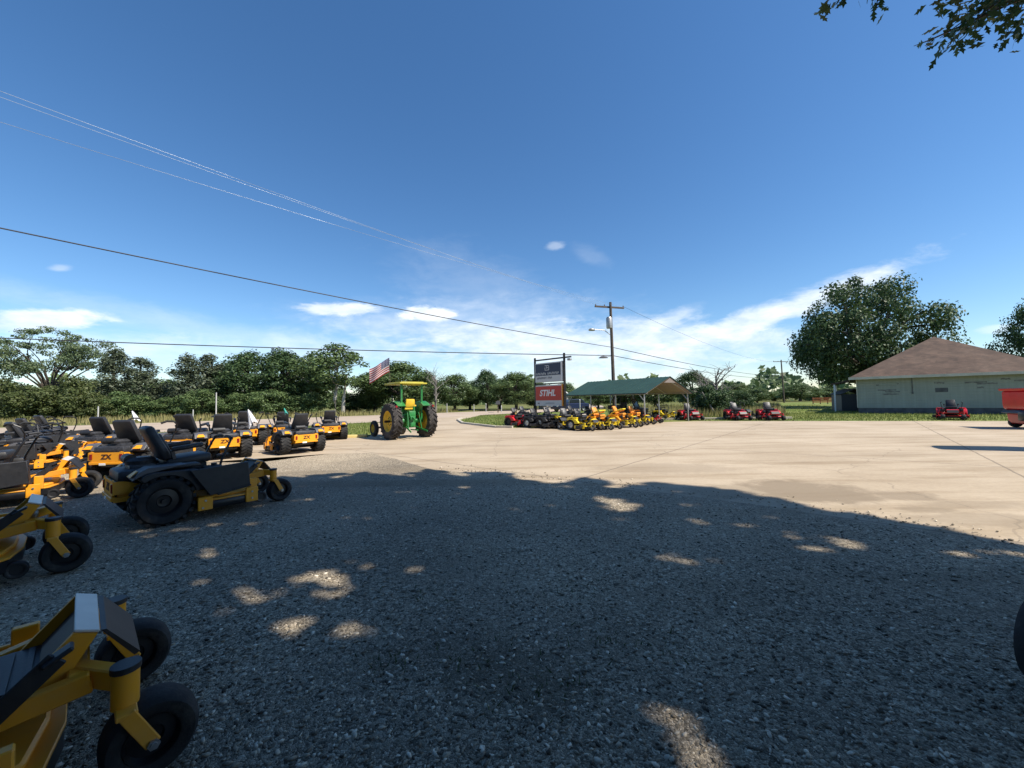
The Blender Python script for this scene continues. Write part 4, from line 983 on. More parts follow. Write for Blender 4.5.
# ------------------------------------------------------------------ poles and wires
def pole(name, x, y, h, r, label, arm=1.2, rot=20, lean=(0, 0), extra=False):
    o = empty(name, (x, y, 0), R(rot), label, 'utility pole')
    b = MB(); b.tube([(0, 0, -.3), (lean[0], lean[1], h)], r, 10, [r, r*.65]); b.build('shaft', MAT['wood'], o)
    b = MB(); b.beam((lean[0]-arm, .12, h-.35), (lean[0]+arm, .12, h-.35), .10, .12); b.build('crossarm', MAT['wood'], o)
    for q in (-.95, -.35, .95):
        b = MB(); b.lathe([(0, 0), (.05, 0), (.035, .05), (.05, .08), (0, .15)], 8, TR(lean[0]+q*arm, .12, h-.29), closed=False); b.build('insulator', MAT['grey'], o)
    if extra:
        b = MB(); b.lathe([(0, 0), (.2, 0), (.22, .06), (.22, .75), (.16, .85), (0, .85)], 16, TR(-.30, -.05, h-2.0), closed=False); b.box((-.1, 0, h-1.6), (.2, .08, .1)); b.build('transformer', MAT['galv'], o)
        b = MB(); b.tube([(0, 0, h-2.6), (-.7, 0, h-2.15), (-1.6, 0, h-2.12)], .03, 8); la = b.build('lamp_arm', MAT['galv'], o)
        b = MB(); b.lathe([(0, .08), (.12, .06), (.2, -.04), (.17, -.10), (0, -.12)], 14, TR(-1.75, 0, h-2.12) @ Matrix.Diagonal((1.4, 1, 1, 1)), closed=False); b.build('lamp_head', MAT['galv'], la)
        b = MB(); b.lathe([(0, .12), (.14, .08), (.3, -.05), (0, -.06)], 14, TR(-.9, -.1, 4.55) @ Matrix.Diagonal((1.3, 1, 1, 1)), closed=False); b.beam((0, 0, 4.62), (-.7, -.1, 4.62), .03, .03); b.build('floodlight', MAT['grey'], o)
    return o
P1 = (7.65, 30.0); pole('utility_pole', *P1, 8.75, .15, 'tall wooden utility pole with transformer and street lamp rising behind the carport roof', 1.25, 18, (-.12, 0), True)
P2 = (54.3, 80.0); pole('utility_pole', *P2, 8.6, .16, 'wooden utility pole with crossarm standing in the grass left of the big tree', 1.7, 10, (-.3, 0))
P3 = (98, 160.0); pole('utility_pole', *P3, 6.5, .16, 'distant utility pole in the gap between the far trees', 1.2, 10)
def wire(a, c, sag, r, mat, label, n=28):
    a, c = Vector(a), Vector(c); b = MB()
    b.tube([a.lerp(c, i/n) - Vector((0, 0, sag*4*(i/n)*(1-i/n))) for i in range(n+1)], r, 6)
    return tag(b.build('power_line', mat, smooth=60), label, 'power line', 'overhead wires')
def ext(px, py, y, end, k=1.6):      # a wire end beyond the frame: continue the line from the pole through a seen point
    p = AT(px, py, y); e = Vector(end); return tuple(e + (p-e)*k)
top = (6.6, 29.8, 8.5)
def seen(px, py, y, end, sag, r, mat, label):
    k = 1.25; a = ext(px, py, y, end, k); t0 = 1-1/k; a = Vector(a) + Vector((0, 0, sag*4*t0*(1-t0)*k)); return wire(a, end, sag, r, mat, label)
seen(0, 91, 9.2, (P1[0]-1.2, P1[1]-.3, 8.5), .25, .0045, MAT['wire'], 'topmost pale power line crossing the sky from the upper left')
seen(0, 97, 9.4, (P1[0]-.5, P1[1], 8.5), .25, .004, MAT['wire'], 'thin pale power line just below the topmost one in the upper left sky')
seen(0, 122, 9.4, (P1[0]+1.0, P1[1]+.3, 8.4), .25, .0045, MAT['wire'], 'lower pale power line crossing the sky above the dark cable')
seen(0, 228, 11, (P1[0]-.15, P1[1], 5.35), .25, .020, MAT['cable'], 'dark cable slanting from the left middle of the sky down to the pole')
seen(0, 338, 22, (P1[0]-.15, P1[1], 4.72), .2, .030, MAT['cable'], 'lowest dark cable running almost level across the tree tops to the pole')
wire((P1[0]-.1, P1[1], 5.35), (P2[0]-.2, P2[1], 5.3), .5, .025, MAT['cable'], 'cable from the tall pole down to the right pole, upper of the pair')
wire((P1[0]-.1, P1[1], 4.72), (P2[0]-.2, P2[1], 4.9), .55, .025, MAT['cable'], 'cable from the tall pole to the right pole, lower of the pair')
wire((P1[0]+.9, P1[1], 8.4), (P2[0]-1.5, P2[1], 8.2), .9, .009, MAT['cable'], 'thin high line from the tall pole top to the right pole top')
# roadside posts, mailbox
def post(px, top, base, y, w, label):
    p = AT(px, base, y); h = AT(px, top, y).z; o = empty('roadside_post', (p.x, y, 0), 0, label, 'post', 'white posts beyond the road')
    b = MB(); w *= .62; b.cyl((0, 0, 0), (0, 0, h), w, 8, w*.9); b.build('shaft', MAT['postgrey'], o)
    b = MB(); b.cyl((0, 0, h), (0, 0, h+.05), w*1.1, 8, w*.5); b.build('cap', MAT['galv'], o)
for (px, tp, bs_, y, w, l) in ((98, 407, 418, 36, .09, 'short white post beyond the road at the left bushes'), (193, 410, 419, 40, .09, 'short white post beyond the road between the cedars'), (216, 393, 419, 38, .09, 'tall thin white post beyond the road'),
                               (447, 404, 412, 52, .08, 'short white post at the far end of the driveway, left one'), (474, 405, 412, 52, .08, 'short white post by the road near the mailbox'), (486, 404, 412, 52, .08, 'white post just left of the mailbox'), (501.5, 406, 412, 50, .10, 'white post just right of the mailbox'), (580, 400, 411, 44, .1, 'white post beside the dark blue car')):
    post(px, tp, bs_, y, w, l)
mp_ = AT(498, 411, 49); mb = empty('mailbox', (mp_.x, 49, 0), 0, 'grey mailbox on a post across the road', 'mailbox')
b = MB(); b.box((0, 0, .5), (.12, .12, 1.0)); b.build('post', MAT['wood'], mb)
b = MB(); b.prism([(-.25, 1.0), (-.25, 1.2)] + [(.25*math.cos(a), 1.2+.25*math.sin(a)) for a in np.linspace(PI*.9, .1*PI, 7)] + [(.25, 1.2), (.25, 1.0)], -.5, .5); b.build('box', MAT['grey'], mb)
gp_ = AT(505, 422.5, 23.5); o = empty('wooden_post', (.2, 22.6, 0), 0, 'short pale wooden bollard at the grass corner beside the red mower', 'bollard')
b = MB(); b.box((0, 0, .45), (.13, .13, .9), None, .01); b.build('shaft', MAT['kerbyellow'], o)
b = MB(); b.box((0, 0, .92), (.16, .16, .05), None, .01); b.build('cap', MAT['kerb'], o)
st = empty('roadside_house', (6.3, 62, 0), R(20), 'small pale roofed building behind the sign', 'building')
b = MB(); b.box((0, 0, 1.1), (3.6, 3, 2.2)); b.build('wall', MAT['fascia'], st)
b = MB(); b.prism([(-2.1, 2.15), (0, 3.6), (2.1, 2.15), (2.0, 2.05), (0, 3.45), (-2.0, 2.05)], -1.8, 1.8); b.build('roof', MAT['white'], st)
# orange safety barrier / machinery far right
ofn = empty('orange_fence', (50.5, 62, 0), R(-12), 'low orange fence far beyond the lawn beneath the big tree', 'fence')
b = MB()
for i in range(8): b.box((-3.5+i, 0, .55), (.09, .09, 1.1))
b.build('post', MAT['wood'], ofn)
b = MB(); 
for z in (.35, .65, .95): b.box((0, -.06, z), (7.2, .04, .14))
b.build('rail', MAT['rust'], ofn)
# ------------------------------------------------------------------ trees
def leafcloud(centers, normals, size, g, aspect=.62):
    n = len(centers); N = normals + g.normal(0, .55, (n, 3)); N /= np.linalg.norm(N, axis=1)[:, None]+1e-9
    a = g.normal(0, 1, (n, 3)); U = np.cross(N, a); U /= np.linalg.norm(U, axis=1)[:, None]+1e-9; Vv = np.cross(N, U)
    s = size*(.55+.9*g.random(n))[:, None]
    p = np.stack([centers-U*s, centers+Vv*s*aspect-N*s*.12, centers+U*s, centers-Vv*s*aspect-N*s*.12], 1)
    return p.reshape(-1, 3), np.arange(4*n).reshape(-1, 4)
def clump_cloud(cl, per, g, flat=.8):
    C, Nn = [], []
    for (c, r) in cl:
        n = max(6, int(per*r*r)); d = g.normal(0, 1, (n, 3)); d /= np.linalg.norm(d, axis=1)[:, None]
        rad = r*(.35+.65*g.random(n)**.5)*(1+.11*g.normal(0, 1, n))
        C.append(np.array(c)+d*rad[:, None]*np.array([1, 1, flat])); Nn.append(d + np.array([0, 0, .35]))
    return np.concatenate(C), np.concatenate(Nn)
def limb(b, a, c, r0, r1, g, bend=.12, n=5):
    a, c = Vector(a), Vector(c); L = (c-a).length; pts = []; off = Vector(g.normal(0, bend*L*.5, 3))
    for i in range(n+1):
        t = i/n; pts.append(a.lerp(c, t) + off*math.sin(PI*t) + Vector((0, 0, .10*L*math.sin(PI*t))))
    b.tube(pts, r0, 7, [r0+(r1-r0)*i/n for i in range(n+1)])
def tree_data(kind, seed, leaf='leaf', bark='bark', dens=1.0):
    """unit tree, height about 10; returns (trunk mesh object data, crown data)"""
    g = np.random.default_rng(seed); b = MB(); cl = []
    if kind == 'round':
        b.tube([(0, 0, -.2), (.06, 0, 1.2), (0, .08, 2.6), (.05, .0, 4.6), (0, 0, 7.6)], .2, 9, [.34, .25, .21, .15, .04])
        for i in range(78):
            d = g.normal(0, 1, 3); d /= np.linalg.norm(d); rr = (.55+.45*g.random()**.5); q = np.array([d[0]*3.3*rr, d[1]*3.3*rr, 5.7+d[2]*(3.7 if d[2] > 0 else 4.2)*rr])
            q[:2] *= 1.0 if q[2] < 6.5 else max(.4, 1-(q[2]-6.5)*.18)
            cl.append((q, .75+.55*g.random()))
            if i < 16: limb(b, (0, 0, 2.0+3.2*g.random()), q, .11, .025, g)
        C, N = clump_cloud(cl, 150*dens, g); size = .135
    elif kind == 'tall':
        b.tube([(0, 0, -.2), (-.1, 0, 2.0), (.12, .05, 5.0), (.05, 0, 8.8)], .2, 8, [.20, .16, .12, .03])
        b.tube([(.55, .1, -.2), (.6, .1, 2.0), (.9, 0, 5.5)], .16, 8, [.17, .14, .05])
        for i in range(46):
            z = 3.6+6.0*g.random(); w = 2.5*math.sin(min(1, (z-2.6)/3.2)*PI/2)*(1 if z < 7.5 else max(.25, 1-(z-7.5)*.35)); a = g.random()*2*PI; rr = w*(.3+.7*g.random())
            q = np.array([math.cos(a)*rr, math.sin(a)*rr, z]); cl.append((q, .6+.5*g.random()))
            if i < 14: limb(b, (0, 0, max(2.2, z-1.6)), q, .07, .02, g)
        C, N = clump_cloud(cl, 150*dens, g); size = .13
    elif kind == 'cedar':
        b.tube([(0, 0, -.2), (0, 0, 4), (0, 0, 9.8)], .2, 8, [.24, .16, .02])
        for i in range(110):
            z = .5+9.2*g.random()**.9; w = 3.0*(1-(z/10.3))**.75*(.85+.3*math.sin(z*2.2+seed)); a = g.random()*2*PI; rr = w*(.25+.75*g.random()**.6)
            cl.append((np.array([math.cos(a)*rr, math.sin(a)*rr, z-.18*rr]), .38+.42*(1-z/10)+.2*g.random()))
        C, N = clump_cloud(cl, 190*dens, g, 1.15); size = .105
    elif kind == 'acacia':
        b.tube([(0, 0, -.2), (0, .05, 1.4), (.1, 0, 2.6)], .3, 9, [.30, .24, .20])
        for i in range(9):
            a = 2*PI*i/9+g.random()*.5; L = 4.0+2.6*g.random(); h = 4.2+3.6*g.random(); m_ = (math.cos(a)*L*.45, math.sin(a)*L*.45, 2.6+(h-2.6)*.6); e = (math.cos(a)*L, math.sin(a)*L, h)
            limb(b, (.05, 0, 2.3), m_, .11, .065, g, .06); limb(b, m_, e, .065, .02, g, .1)
            for k in range(7):
                q = np.array(m_)*(1-.2)+np.array(e)*.2 + (np.array(e)-np.array(m_))*(k/7) + g.normal(0, .75, 3)*np.array([1, 1, .6]); cl.append((q, .6+.6*g.random()))
        for k in range(44):
            a = g.random()*2*PI; rr = 4.9*g.random()**.5; cl.append((np.array([math.cos(a)*rr, math.sin(a)*rr, 9.3-.11*rr*rr*(.5+.7*g.random())-1.6*g.random()**2]), .5+.55*g.random()))
            if k < 9: limb(b, (0, 0, 3.0), cl[-1][0], .09, .02, g)
        C, N = clump_cloud(cl, 190*dens, g, .45); size = .10
    elif kind == 'bush':
        for i in range(5):
            a = g.random()*2*PI; b.tube([(0, 0, -.1), (math.cos(a)*.8, math.sin(a)*.8, 2.5), (math.cos(a)*2.0, math.sin(a)*2.0, 6)], .1, 6, [.16, .12, .04])
        for i in range(60):
            d = g.normal(0, 1, 3); d /= np.linalg.norm(d); rr = .5+.5*g.random(); cl.append((np.array([d[0]*5.2*rr, d[1]*4.2*rr, 4.4+d[2]*4.6*rr]), 1.0+.9*g.random()))
        C, N = clump_cloud(cl, 105*dens, g); size = .21
    elif kind == 'dead':
        b.tube([(0, 0, -.2), (.1, 0, 2.5), (-.05, .1, 5), (.1, 0, 8.5)], .2, 7, [.22, .17, .11, .02])
        for i in range(16):
            z = 2.2+5*g.random(); a = g.random()*2*PI; L = 1.2+1.8*g.random(); e = Vector((math.cos(a)*L, math.sin(a)*L, z+1.6+1.6*g.random())); limb(b, (0, 0, z), e, .07, .02, g, .1)
            for k in range(4):
                s_ = Vector((0, 0, z)).lerp(e, .45+.5*g.random()); limb(b, s_, s_+Vector(g.normal(0, .6, 3))+Vector((0, 0, .9)), .03, .010, g, .1, 3)
        C = N = None; size = 0
    elif kind == 'broad':
        b.tube([(0, 0, -.2), (.05, 0, 1.2), (0, .05, 2.8)], .4, 10, [.50, .38, .34])
        for i in range(165):
            d = g.normal(0, 1, 3); d /= np.linalg.norm(d); rr = .45+.55*g.random()**.6
            q = np.array([d[0]*6.2*rr, d[1]*5.8*rr, 5.0+d[2]*(4.9 if d[2] > 0 else 3.9)*rr]); q[:2] *= 1 if q[2] < 6 else max(.35, 1-(q[2]-6)**1.6*.055); lump = 1+.18*math.sin(3*math.atan2(d[1], d[0])+seed)+.12*math.sin(5*d[2]+d[0]*4); q[:2] *= lump
            if q[2] < 2.2: q[2] = 2.2+.9*g.random()
            cl.append((q, .6+.75*g.random()))
            if i < 40: limb(b, (0, 0, 2.4+1.2*g.random()), q, .18, .03, g)
        C, N = clump_cloud(cl, 190*dens, g); size = .11
    tr = b.build('trunk', MAT[bark]); tm = tr.data; bpy.data.objects.remove(tr)
    cm = None
    if C is not None:
        C[:, 2] = np.maximum(C[:, 2], .15); v, f = leafcloud(C, N, size, g); cm = npmesh('crown', v, f, MAT[leaf])
    return tm, cm
TD = {}
def tree(name, kind, variant, x, y, h, wscale, label, group, leaf='leaf', bark='bark', dens=1.0, rot=None):
    k = (kind, variant, leaf, bark, dens)
    if k not in TD: TD[k] = tree_data(kind, variant, leaf, bark, dens)
    tm, cm = TD[k]; o = empty(name, (x, y, 0), R(rot if rot is not None else (hash((round(x*7), round(y*3))) % 360)), label, 'tree' if kind != 'bush' else 'bush', group)
    s = h/10; o.scale = (s*wscale, s*wscale, s)
    link('trunk', tm, o)
    if cm: link('crown', cm, o)
    return o
def tpx(name, kind, var, px, top, d, w, label, group, **k):
    p = AT(px, 400, d); h = AT(px, top, d).z
    unit = {'round': 7.6, 'tall': 5.8, 'cedar': 5.6, 'acacia': 13, 'bush': 11.5, 'dead': 5, 'broad': 14.2}[kind]
    wm = w*d/FPX; return tree(name, kind, var, p.x, d, h/1.0, wm/unit/(h/10), label, group, **k)
GL = 'trees beyond the road on the left'; GRR = 'trees behind the lawn on the right'; GB = 'bushes along the far road edge'
tpx('spreading_tree', 'acacia', 3, 50, 323, 52, 112, 'airy flat topped tree with visible limbs at the far left', GL, leaf='leafpale', rot=40)
for i, (px, tp, d, w, l) in enumerate(((5, 372, 47, 55, 'yellow green bush at the left edge of the photo'), (42, 381, 46, 60, 'rounded bush in front of the flat topped tree trunk'), (78, 374, 47, 50, 'bush right of the flat topped tree trunk'),
                         (100, 392, 47, 40, 'low bush at the foot of the first cedar'), (165, 395, 50, 44, 'low bush between the two pairs of cedars'), (238, 392, 52, 50, 'low bush below the dense round tree'), (-30, 365, 50, 70, 'bush reaching in from beyond the left edge'), (125, 388, 49, 46, 'bush below the two leftmost cedars'), (200, 388, 50, 46, 'bush below the grey green cedar'), (270, 385, 52, 56, 'broad bush under the dense dark round tree'), (305, 390, 53, 44, 'bush left of the white trunks'), (350, 392, 62, 40, 'low bush beside the white trunked tree'), (372, 388, 70, 40, 'low bush in the gap left of the tractor tree'))):
    tpx('bush', 'bush', 10+i % 3, px, tp, d, w, l, GB, leaf='bushy' if i < 4 or i == 6 else 'leaf', rot=i*70)
for i, (px, tp, d, w, l) in enumerate(((113, 349, 52, 40, 'pointed cedar, first from the left'), (140, 357, 53, 44, 'broader cedar right of the first one'), (188, 353, 53, 44, 'grey green cedar in the middle of the left wood'), (211, 354, 55, 42, 'cedar just left of the dense round tree'), (165, 384, 54, 30, 'short cedar between the taller pairs'))):
    tpx('cedar_tree', 'cedar', 20+i % 3, px, tp, d, w*1.5, l, GL, leaf='cedar', rot=i*50)
for i, (px, tp, d, w, l) in enumerate(((90, 378, 60, 60, 'tree filling the gap left of the first cedar'), (166, 379, 62, 50, 'tree filling the gap between the two pairs of cedars'), (229, 360, 60, 50, 'tree between the cedars and the dark round tree'), (20, 384, 62, 60, 'tree low behind the flat topped tree'), (310, 362, 63, 60, 'tree behind the white trunks'), (424, 372, 66, 44, 'tree right behind the tractor canopy'), (500, 378, 68, 50, 'tree closing the gap left of the sign'), (535, 380, 66, 44, 'tree behind the left sign post'), (248, 349, 56, 60, 'dark round tree right of the cedars'), (283, 348, 57, 66, 'dense dark green round tree above the mower standing alone'), (400, 360, 58, 74, 'round tree directly behind the tractor'), (375, 367, 62, 44, 'small round tree left of the tractor flag'),
                         (455, 373, 60, 46, 'round tree right of the driveway mouth'), (487, 369, 64, 34, 'narrow round tree left of the sign'), (516, 371, 58, 50, 'green tree directly left of the sign'), (470, 380, 70, 40, 'lower tree between the two trees left of the sign'), (566, 382, 66, 34, 'tree directly right of the sign'), (548, 388, 62, 40, 'tree seen between the sign posts'), (598, 388, 58, 34, 'tree behind the left end of the carport'))):
    tpx('leafy_tree', 'round', 30+i % 4, px, tp, d, w, l, GL, leaf='leafdark' if i in (2, 8, 9, 13) else 'leaf', rot=i*80)
tpx('white_trunked_tree', 'tall', 41, 336, 344, 54, 66, 'tall tree with two pale trunks left of the tractor', GL, bark='palebark', rot=20)
tpx('white_trunked_tree', 'tall', 42, 312, 350, 56, 50, 'tall tree merging with the two trunked one on its left', GL, bark='palebark', rot=120)
tpx('bare_tree', 'dead', 50, 436, 366, 56, 30, 'bare leafless tree right of the tractor', GL, bark='deadwood')
# right of the carport
for i, (px, tp, d, w, l) in enumerate(((655, 376, 56, 52, 'tree rising behind the carport gable'), (693, 370, 50, 40, 'tree left of the bare tree behind the red mowers'), (738, 383, 58, 40, 'tree right of the bare tree behind the red mowers'), (625, 380, 64, 50, 'tree mostly hidden behind the carport roof'), (757, 388, 80, 36, 'low distant tree left of the right pole'),
                         (800, 384, 96, 42, 'distant rounded tree right of the right pole'), (835, 388, 100, 44, 'distant tree below the left side of the big tree'), (775, 392, 110, 40, 'low far tree just left of the right pole foot'), (712, 388, 52, 26, 'small tree hugging the foot of the bare tree'))):
    tpx('leafy_tree', 'round', 30+i % 4, px, tp, d, w, l, GRR, leaf='leafdark' if i in (1, 3) else 'leaf', rot=i*60)
tpx('bush', 'bush', 11, 712, 382, 33, 44, 'dark bush growing around the bare tree behind the red mowers', GRR, leaf='leafdark')
tpx('bush', 'bush', 12, 742, 390, 40, 26, 'dark bush behind the red pair of mowers', GRR, leaf='leafdark')
tpx('bare_tree', 'dead', 51, 716, 361, 34, 50, 'bare leafless tree standing behind the red mowers', GRR, bark='deadwood')
b = MB(); b.tube([AT(702, 392, 32), AT(717, 417, 31.5)], .07, 7, [.04, .08]); tag(b.build('fallen_branch', MAT['deadwood']), 'pale dead branch leaning against the bush below the bare tree', 'branch')
tpx('broad_oak', 'broad', 60, 868, 276, 46, 152, 'huge dark spreading tree behind the pale house', GRR, leaf='leafdark', dens=1.25, rot=15)
tpx('broad_oak', 'broad', 61, 1074, 284, 40, 108, 'large tree cut by the right edge above the house roof', GRR, leaf='leafdark', rot=200)
# far wood closing the horizon
g = np.random.default_rng(77); n = 16000; az = g.uniform(-1.15, 1.15, n); dist = g.uniform(125, 190, n)
hh = 5.5 + 2.2*np.sin(az*23+1) + 1.6*np.sin(az*57) + 1.2*np.sin(az*111+2); hh = np.maximum(hh, 2.5)
C = np.stack([np.sin(az)*dist, np.cos(az)*dist, hh*g.random(n)**.7*1.05], 1); N = np.stack([-np.sin(az), -np.cos(az), .8*np.ones(n)], 1)
v, f = leafcloud(C, N, .85, g)
tag(link('far_wood', npmesh('far_wood', v, f, MAT['leaf'])), kind='stuff', cat='wood', label='low distant wood closing the horizon behind the nearer trees')
# ------------------------------------------------------------------ the shade tree overhead
KX, KYY = SUN.x/SUN.z, SUN.y/SUN.z
fx = np.array([-13, -9.5, -7.9, -7, -5.1, -3.7, -.9, .9, 1.8, 3.1, 3.7, 4.4, 4.8, 5.6, 7.5, 10]); fy = np.array([3.0, 5.0, 6.0, 6.6, 8.0, 8.5, 8.2, 7.2, 6.9, 6.8, 6.0, 4.9, 4.2, 3.3, 2.4, 1.5])
DAP = [(250, 604, .30, .22), (318, 573, .26, .18), (352, 586, .20, .14), (305, 628, .36, .12), (165, 537, .20, .12), (352, 518, .32, .10), (432, 570, .22, .13), (628, 508, .36, .12), (618, 558, .25, .09), (812, 547, .42, .10), (690, 566, .24, .08), (662, 700, .10, .22), (770, 752, .16, .07), (985, 553, .60, .12), (905, 547, .35, .10), (850, 536, .25, .07), (760, 520, .22, .08), (700, 512, .2, .07), (225, 592, .10, .1), (870, 640, .06, .05), (735, 620, .05, .06), (520, 548, .06, .06)]
DAP = [(*G(px, py), a, c_) for px, py, a, c_ in DAP]
_g = np.random.default_rng(33)
for _ in range(70):
    _x = _g.uniform(-6, 5.5); _e = float(np.interp(_x, fx, fy)); _y = _e - abs(_g.normal(0, 2.2)); _r = .05+.09*_g.random(); DAP.append((_x, max(1.5, _y), _r*1.3, _r))
def shade_leaves(n, seed):
    g = np.random.default_rng(seed)
    S = np.stack([g.uniform(-12, 9, n), g.uniform(-6, 9.6, n)], 1)
    nz = np.array([mnoise.noise(Vector((p[0]*1.1, p[1]*1.1, 2.0)))*.45 + mnoise.noise(Vector((p[0]*2.7, p[1]*2.7, 5.0)))*.28 + mnoise.noise(Vector((p[0]*6.5, p[1]*6.5, 9.0)))*.2 for p in S])
    keep = S[:, 1] < np.interp(S[:, 0], fx, fy) + .05 + nz*1.35 - .25*g.random(n)
    hole = np.zeros(n, bool)
    for (cx, cy, a, c_) in DAP:
        q = ((S[:, 0]-cx)/a)**2 + ((S[:, 1]-cy)/c_)**2
        hole |= q*(.75+.6*nz*3) < 1.6
    keep &= ~(hole & (g.random(n) < .93)); S = S[keep]
    z = 9.2 + 2.6*g.random(len(S)) + .8*np.sin(S[:, 0]*.8)+.5*np.cos(S[:, 1])
    return np.stack([S[:, 0]+z*KX, S[:, 1]+z*KYY, z], 1), g
C, g = shade_leaves(130000, 5)
# keep the crown clear of the view: only its drooping sprays hang into it
Cv = C - np.array([0, 0, HCAM]); dep = Cv @ np.array(Fv); sx = (Cv @ np.array(Rv))/np.maximum(dep, .01)*FPX+512; sy = 384-(Cv @ np.array(Uv))/np.maximum(dep, .01)*FPX
C = C[~((dep > 0) & (sx > -20) & (sx < 1044) & (sy > -20))]
st_ = empty('shade_tree', (8.5, -3.2, 0), 0, 'oak shading the foreground, its leafy twigs hanging into the top right corner', 'tree')
off = np.array([8.5, -3.2, 0])
b = MB(); b.tube([(0, 0, -.2), (.05, 0, 1.5), (-.1, .1, 4), (-.3, .3, 6.5)], .4, 12, [.55, .42, .36, .30])
idx = g.choice(len(C), 34, replace=False)
for i in idx: limb(b, (-.3, .3, 4.5+2*g.random()), C[i]-off, .14, .03, g, .08)
# drooping sprays
spr = []
def spray(pts, y, n, spread, seed):
    gg = np.random.default_rng(seed); P = [AT(px, py, y + .14*gg.normal()) for px, py in pts]
    b.tube([p - Vector(off) for p in P], .007, 6, [.012 - .009*i/(len(P)-1) for i in range(len(P))])
    for _ in range(n):
        t = gg.random()**.8*(len(P)-1); i = min(int(t), len(P)-2); p = P[i].lerp(P[i+1], t-i); d = (P[i+1]-P[i]).normalized()
        spr.append((np.array(p) + gg.normal(0, spread, 3)*np.array([1, .8, .8]), np.array(d)))
spray([(1060, -45), (1005, -8), (962, 22), (940, 38)], 3.65, 58, 0.074, 1)
spray([(1060, -30), (1000, 0), (968, 25), (948, 44)], 3.53, 50, 0.063, 2)
spray([(1075, -40), (1020, -5), (990, 12), (975, 30)], 3.59, 85, 0.097, 3)
spray([(1090, -20), (1050, 5), (1020, 22), (1005, 36)], 3.48, 60, 0.080, 4)
spray([(1085, -20), (1035, -12), (985, -6), (950, -8)], 3.70, 150, 0.114, 5)
spray([(900, -60), (850, -25), (830, -4), (822, 14)], 3.70, 26, 0.046, 6)
spray([(930, -50), (885, -20), (878, -4), (876, 10)], 3.65, 24, 0.046, 7)
spray([(900, -50), (862, -22), (848, -6), (842, 2)], 3.65, 14, 0.040, 8)
spray([(1100, -30), (1010, 4), (930, 40), (914, 46)], 3.65, 4, 0.011, 9)
b.build('trunk', MAT['bark'], st_)
v, f = leafcloud(C - off, np.tile([0, 0, 1.0], (len(C), 1)), .20, g, .55)
link('crown', npmesh('crown', v, f, MAT['leafdark']), st_)
# lobed leaves on the sprays, each a pointed blade with side lobes
vs, fs = [], []
for (p, d) in spr:
    p = p - off; dd = Vector(d) + Vector(g.normal(0, .55, 3)) + Vector((0, 0, -.25)); dd.normalize(); sd = dd.cross(Vector(g.normal(0, 1, 3))).normalized(); L = .09+.06*g.random(); P0 = Vector(p)
    def q(a, w_): return tuple(P0 + dd*a*L + sd*w_*L)
    k = len(vs)
    vs += [q(0, 0), q(.25, .10), q(.46, .26), q(.5, .08), q(.72, .22), q(.75, .10), q(1, 0), q(.75, -.10), q(.72, -.22), q(.5, -.08), q(.46, -.26), q(.25, -.10)]
    fs += [(k, k+1, k+11), (k+1, k+2, k+3), (k+1, k+3, k+9), (k+1, k+9, k+11), (k+11, k+9, k+10), (k+3, k+4, k+5), (k+3, k+5, k+7), (k+3, k+7, k+9), (k+9, k+7, k+8), (k+5, k+6, k+7)]
link('leaves', npmesh('leaves', vs, fs, MAT['leafdark']), st_)
# ------------------------------------------------------------------ sky
w = bpy.data.worlds.new('World'); scene.world = w; w.use_nodes = True; t = NT(w.node_tree)
for nd in list(w.node_tree.nodes): w.node_tree.nodes.remove(nd)
out = t.n('ShaderNodeOutputWorld'); bg = t.n('ShaderNodeBackground'); bg.inputs[1].default_value = .110
sky = t.n('ShaderNodeTexSky', sky_type='NISHITA'); sky.sun_disc = False; sky.sun_elevation = SUN_EL; sky.sun_rotation = SUN_AZ; sky.air_density = 1.0; sky.dust_density = .25; sky.ozone_density = 3.6; sky.altitude = 200
tcn = t.n('ShaderNodeTexCoord'); dirv = tcn.outputs['Generated']
s = t.n('ShaderNodeSeparateXYZ'); t.l(dirv, s.inputs[0])
AZ = t.m('ARCTAN2', s.outputs[0], s.outputs[1]); EL = t.m('ARCSINE', s.outputs[2])
cv = t.n('ShaderNodeCombineXYZ'); t.l(AZ, cv.inputs[0]); t.l(t.m('MULTIPLY', EL, 2.6), cv.inputs[1])
n1 = t.noise(cv.outputs[0], 7.5, 9, .62, .5); n2 = t.noise(cv.outputs[0], 26, 6, .62, .3)
def azel(px, py):
    d = ray(px, py).normalized(); return math.atan2(d.x, d.y), math.asin(d.z)
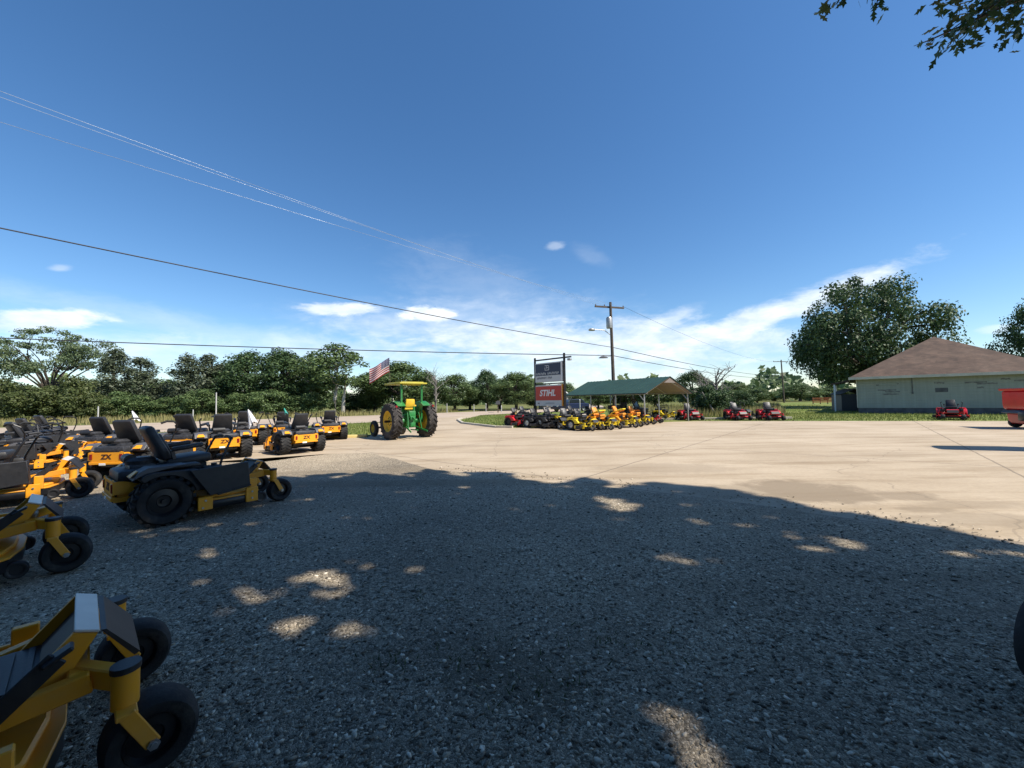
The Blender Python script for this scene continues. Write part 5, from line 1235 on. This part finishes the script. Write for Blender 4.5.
def blob(px, py, wx, wy, tilt, soft, k, edge=1.0):
    a0, e0 = azel(px, py); a1, e1 = azel(px+wx, py-wx*math.tan(R(tilt))); 
    a2, e2 = azel(px, py-wy)
    rx = math.hypot(a1-a0, e1-e0); ry = abs(e2-e0); th = math.atan2(e1-e0, a1-a0)
    da = t.m('SUBTRACT', AZ, a0); de = t.m('SUBTRACT', EL, e0)
    u = t.m('DIVIDE', t.m('ADD', t.m('MULTIPLY', da, math.cos(th)), t.m('MULTIPLY', de, math.sin(th))), rx)
    v_ = t.m('DIVIDE', t.m('SUBTRACT', t.m('MULTIPLY', de, math.cos(th)), t.m('MULTIPLY', da, math.sin(th))), ry)
    r = t.m('SQRT', t.m('ADD', t.m('MULTIPLY', u, u), t.m('MULTIPLY', v_, v_)))
    r = t.m('ADD', r, t.m('MULTIPLY', t.m('SUBTRACT', n1, .5), 2.2*edge)); r = t.m('ADD', r, t.m('MULTIPLY', t.m('SUBTRACT', n2, .5), .9*edge))
    x = t.n('ShaderNodeMapRange', interpolation_type='SMOOTHSTEP'); t.l(r, x.inputs[0]); x.inputs[1].default_value = 1+soft; x.inputs[2].default_value = 1-soft; x.inputs[3].default_value = 0; x.inputs[4].default_value = k
    return x.outputs[0]
acc = None
for a in ((52, 318, 52, 9, 0, .35, .80), (30, 326, 40, 6, 0, .5, .55), (60, 268, 13, 4, 0, .5, .35), (343, 309, 32, 6, 0, .4, .75), (426, 314, 26, 7, 0, .3, .95), (556, 246, 8, 4, 8, .5, .3), (590, 255, 14, 6, -20, .8, .1),
          (600, 346, 170, 20, 2, .55, .60), (735, 327, 140, 10, 20, .6, .68), (800, 306, 70, 8, 22, .6, .45), (500, 338, 110, 14, -3, .8, .45), (460, 320, 110, 16, 4, .9, .25), (240, 335, 160, 10, -8, .9, .22), (100, 352, 90, 14, 0, .9, .35), (600, 376, 140, 12, 0, .8, .45), (480, 290, 60, 26, -15, .9, .12), (662, 324, 30, 6, 25, .7, .4), (995, 329, 16, 4, 6, .5, .35), (320, 352, 120, 10, 0, .9, .3)):
    q = blob(*a); acc = q if acc is None else t.m('SUBTRACT', t.m('ADD', acc, q), t.m('MULTIPLY', acc, q))
shade = t.ramp(t.noise(cv.outputs[0], 16, 6, .6), [(.3, (5.2, 5.9, 6.7)), (.65, (7.6, 7.8, 8.0))])
hs = t.n('ShaderNodeHueSaturation'); hs.inputs['Saturation'].default_value = 1.19; t.l(sky.outputs[0], hs.inputs['Color'])
col = t.mix(acc, hs.outputs[0], shade)
t.l(col, bg.inputs[0]); t.l(bg.outputs[0], out.inputs[0])
# ------------------------------------------------------------------ render settings
scene.view_settings.view_transform = 'Standard'; scene.view_settings.look = 'None'; scene.view_settings.exposure = 0.58; scene.view_settings.gamma = 1
scene.render.engine = 'CYCLES'; scene.cycles.max_bounces = 6; scene.cycles.diffuse_bounces = 3; scene.cycles.glossy_bounces = 3; scene.cycles.transmission_bounces = 4; scene.cycles.transparent_max_bounces = 6
scene.cycles.use_denoising = True
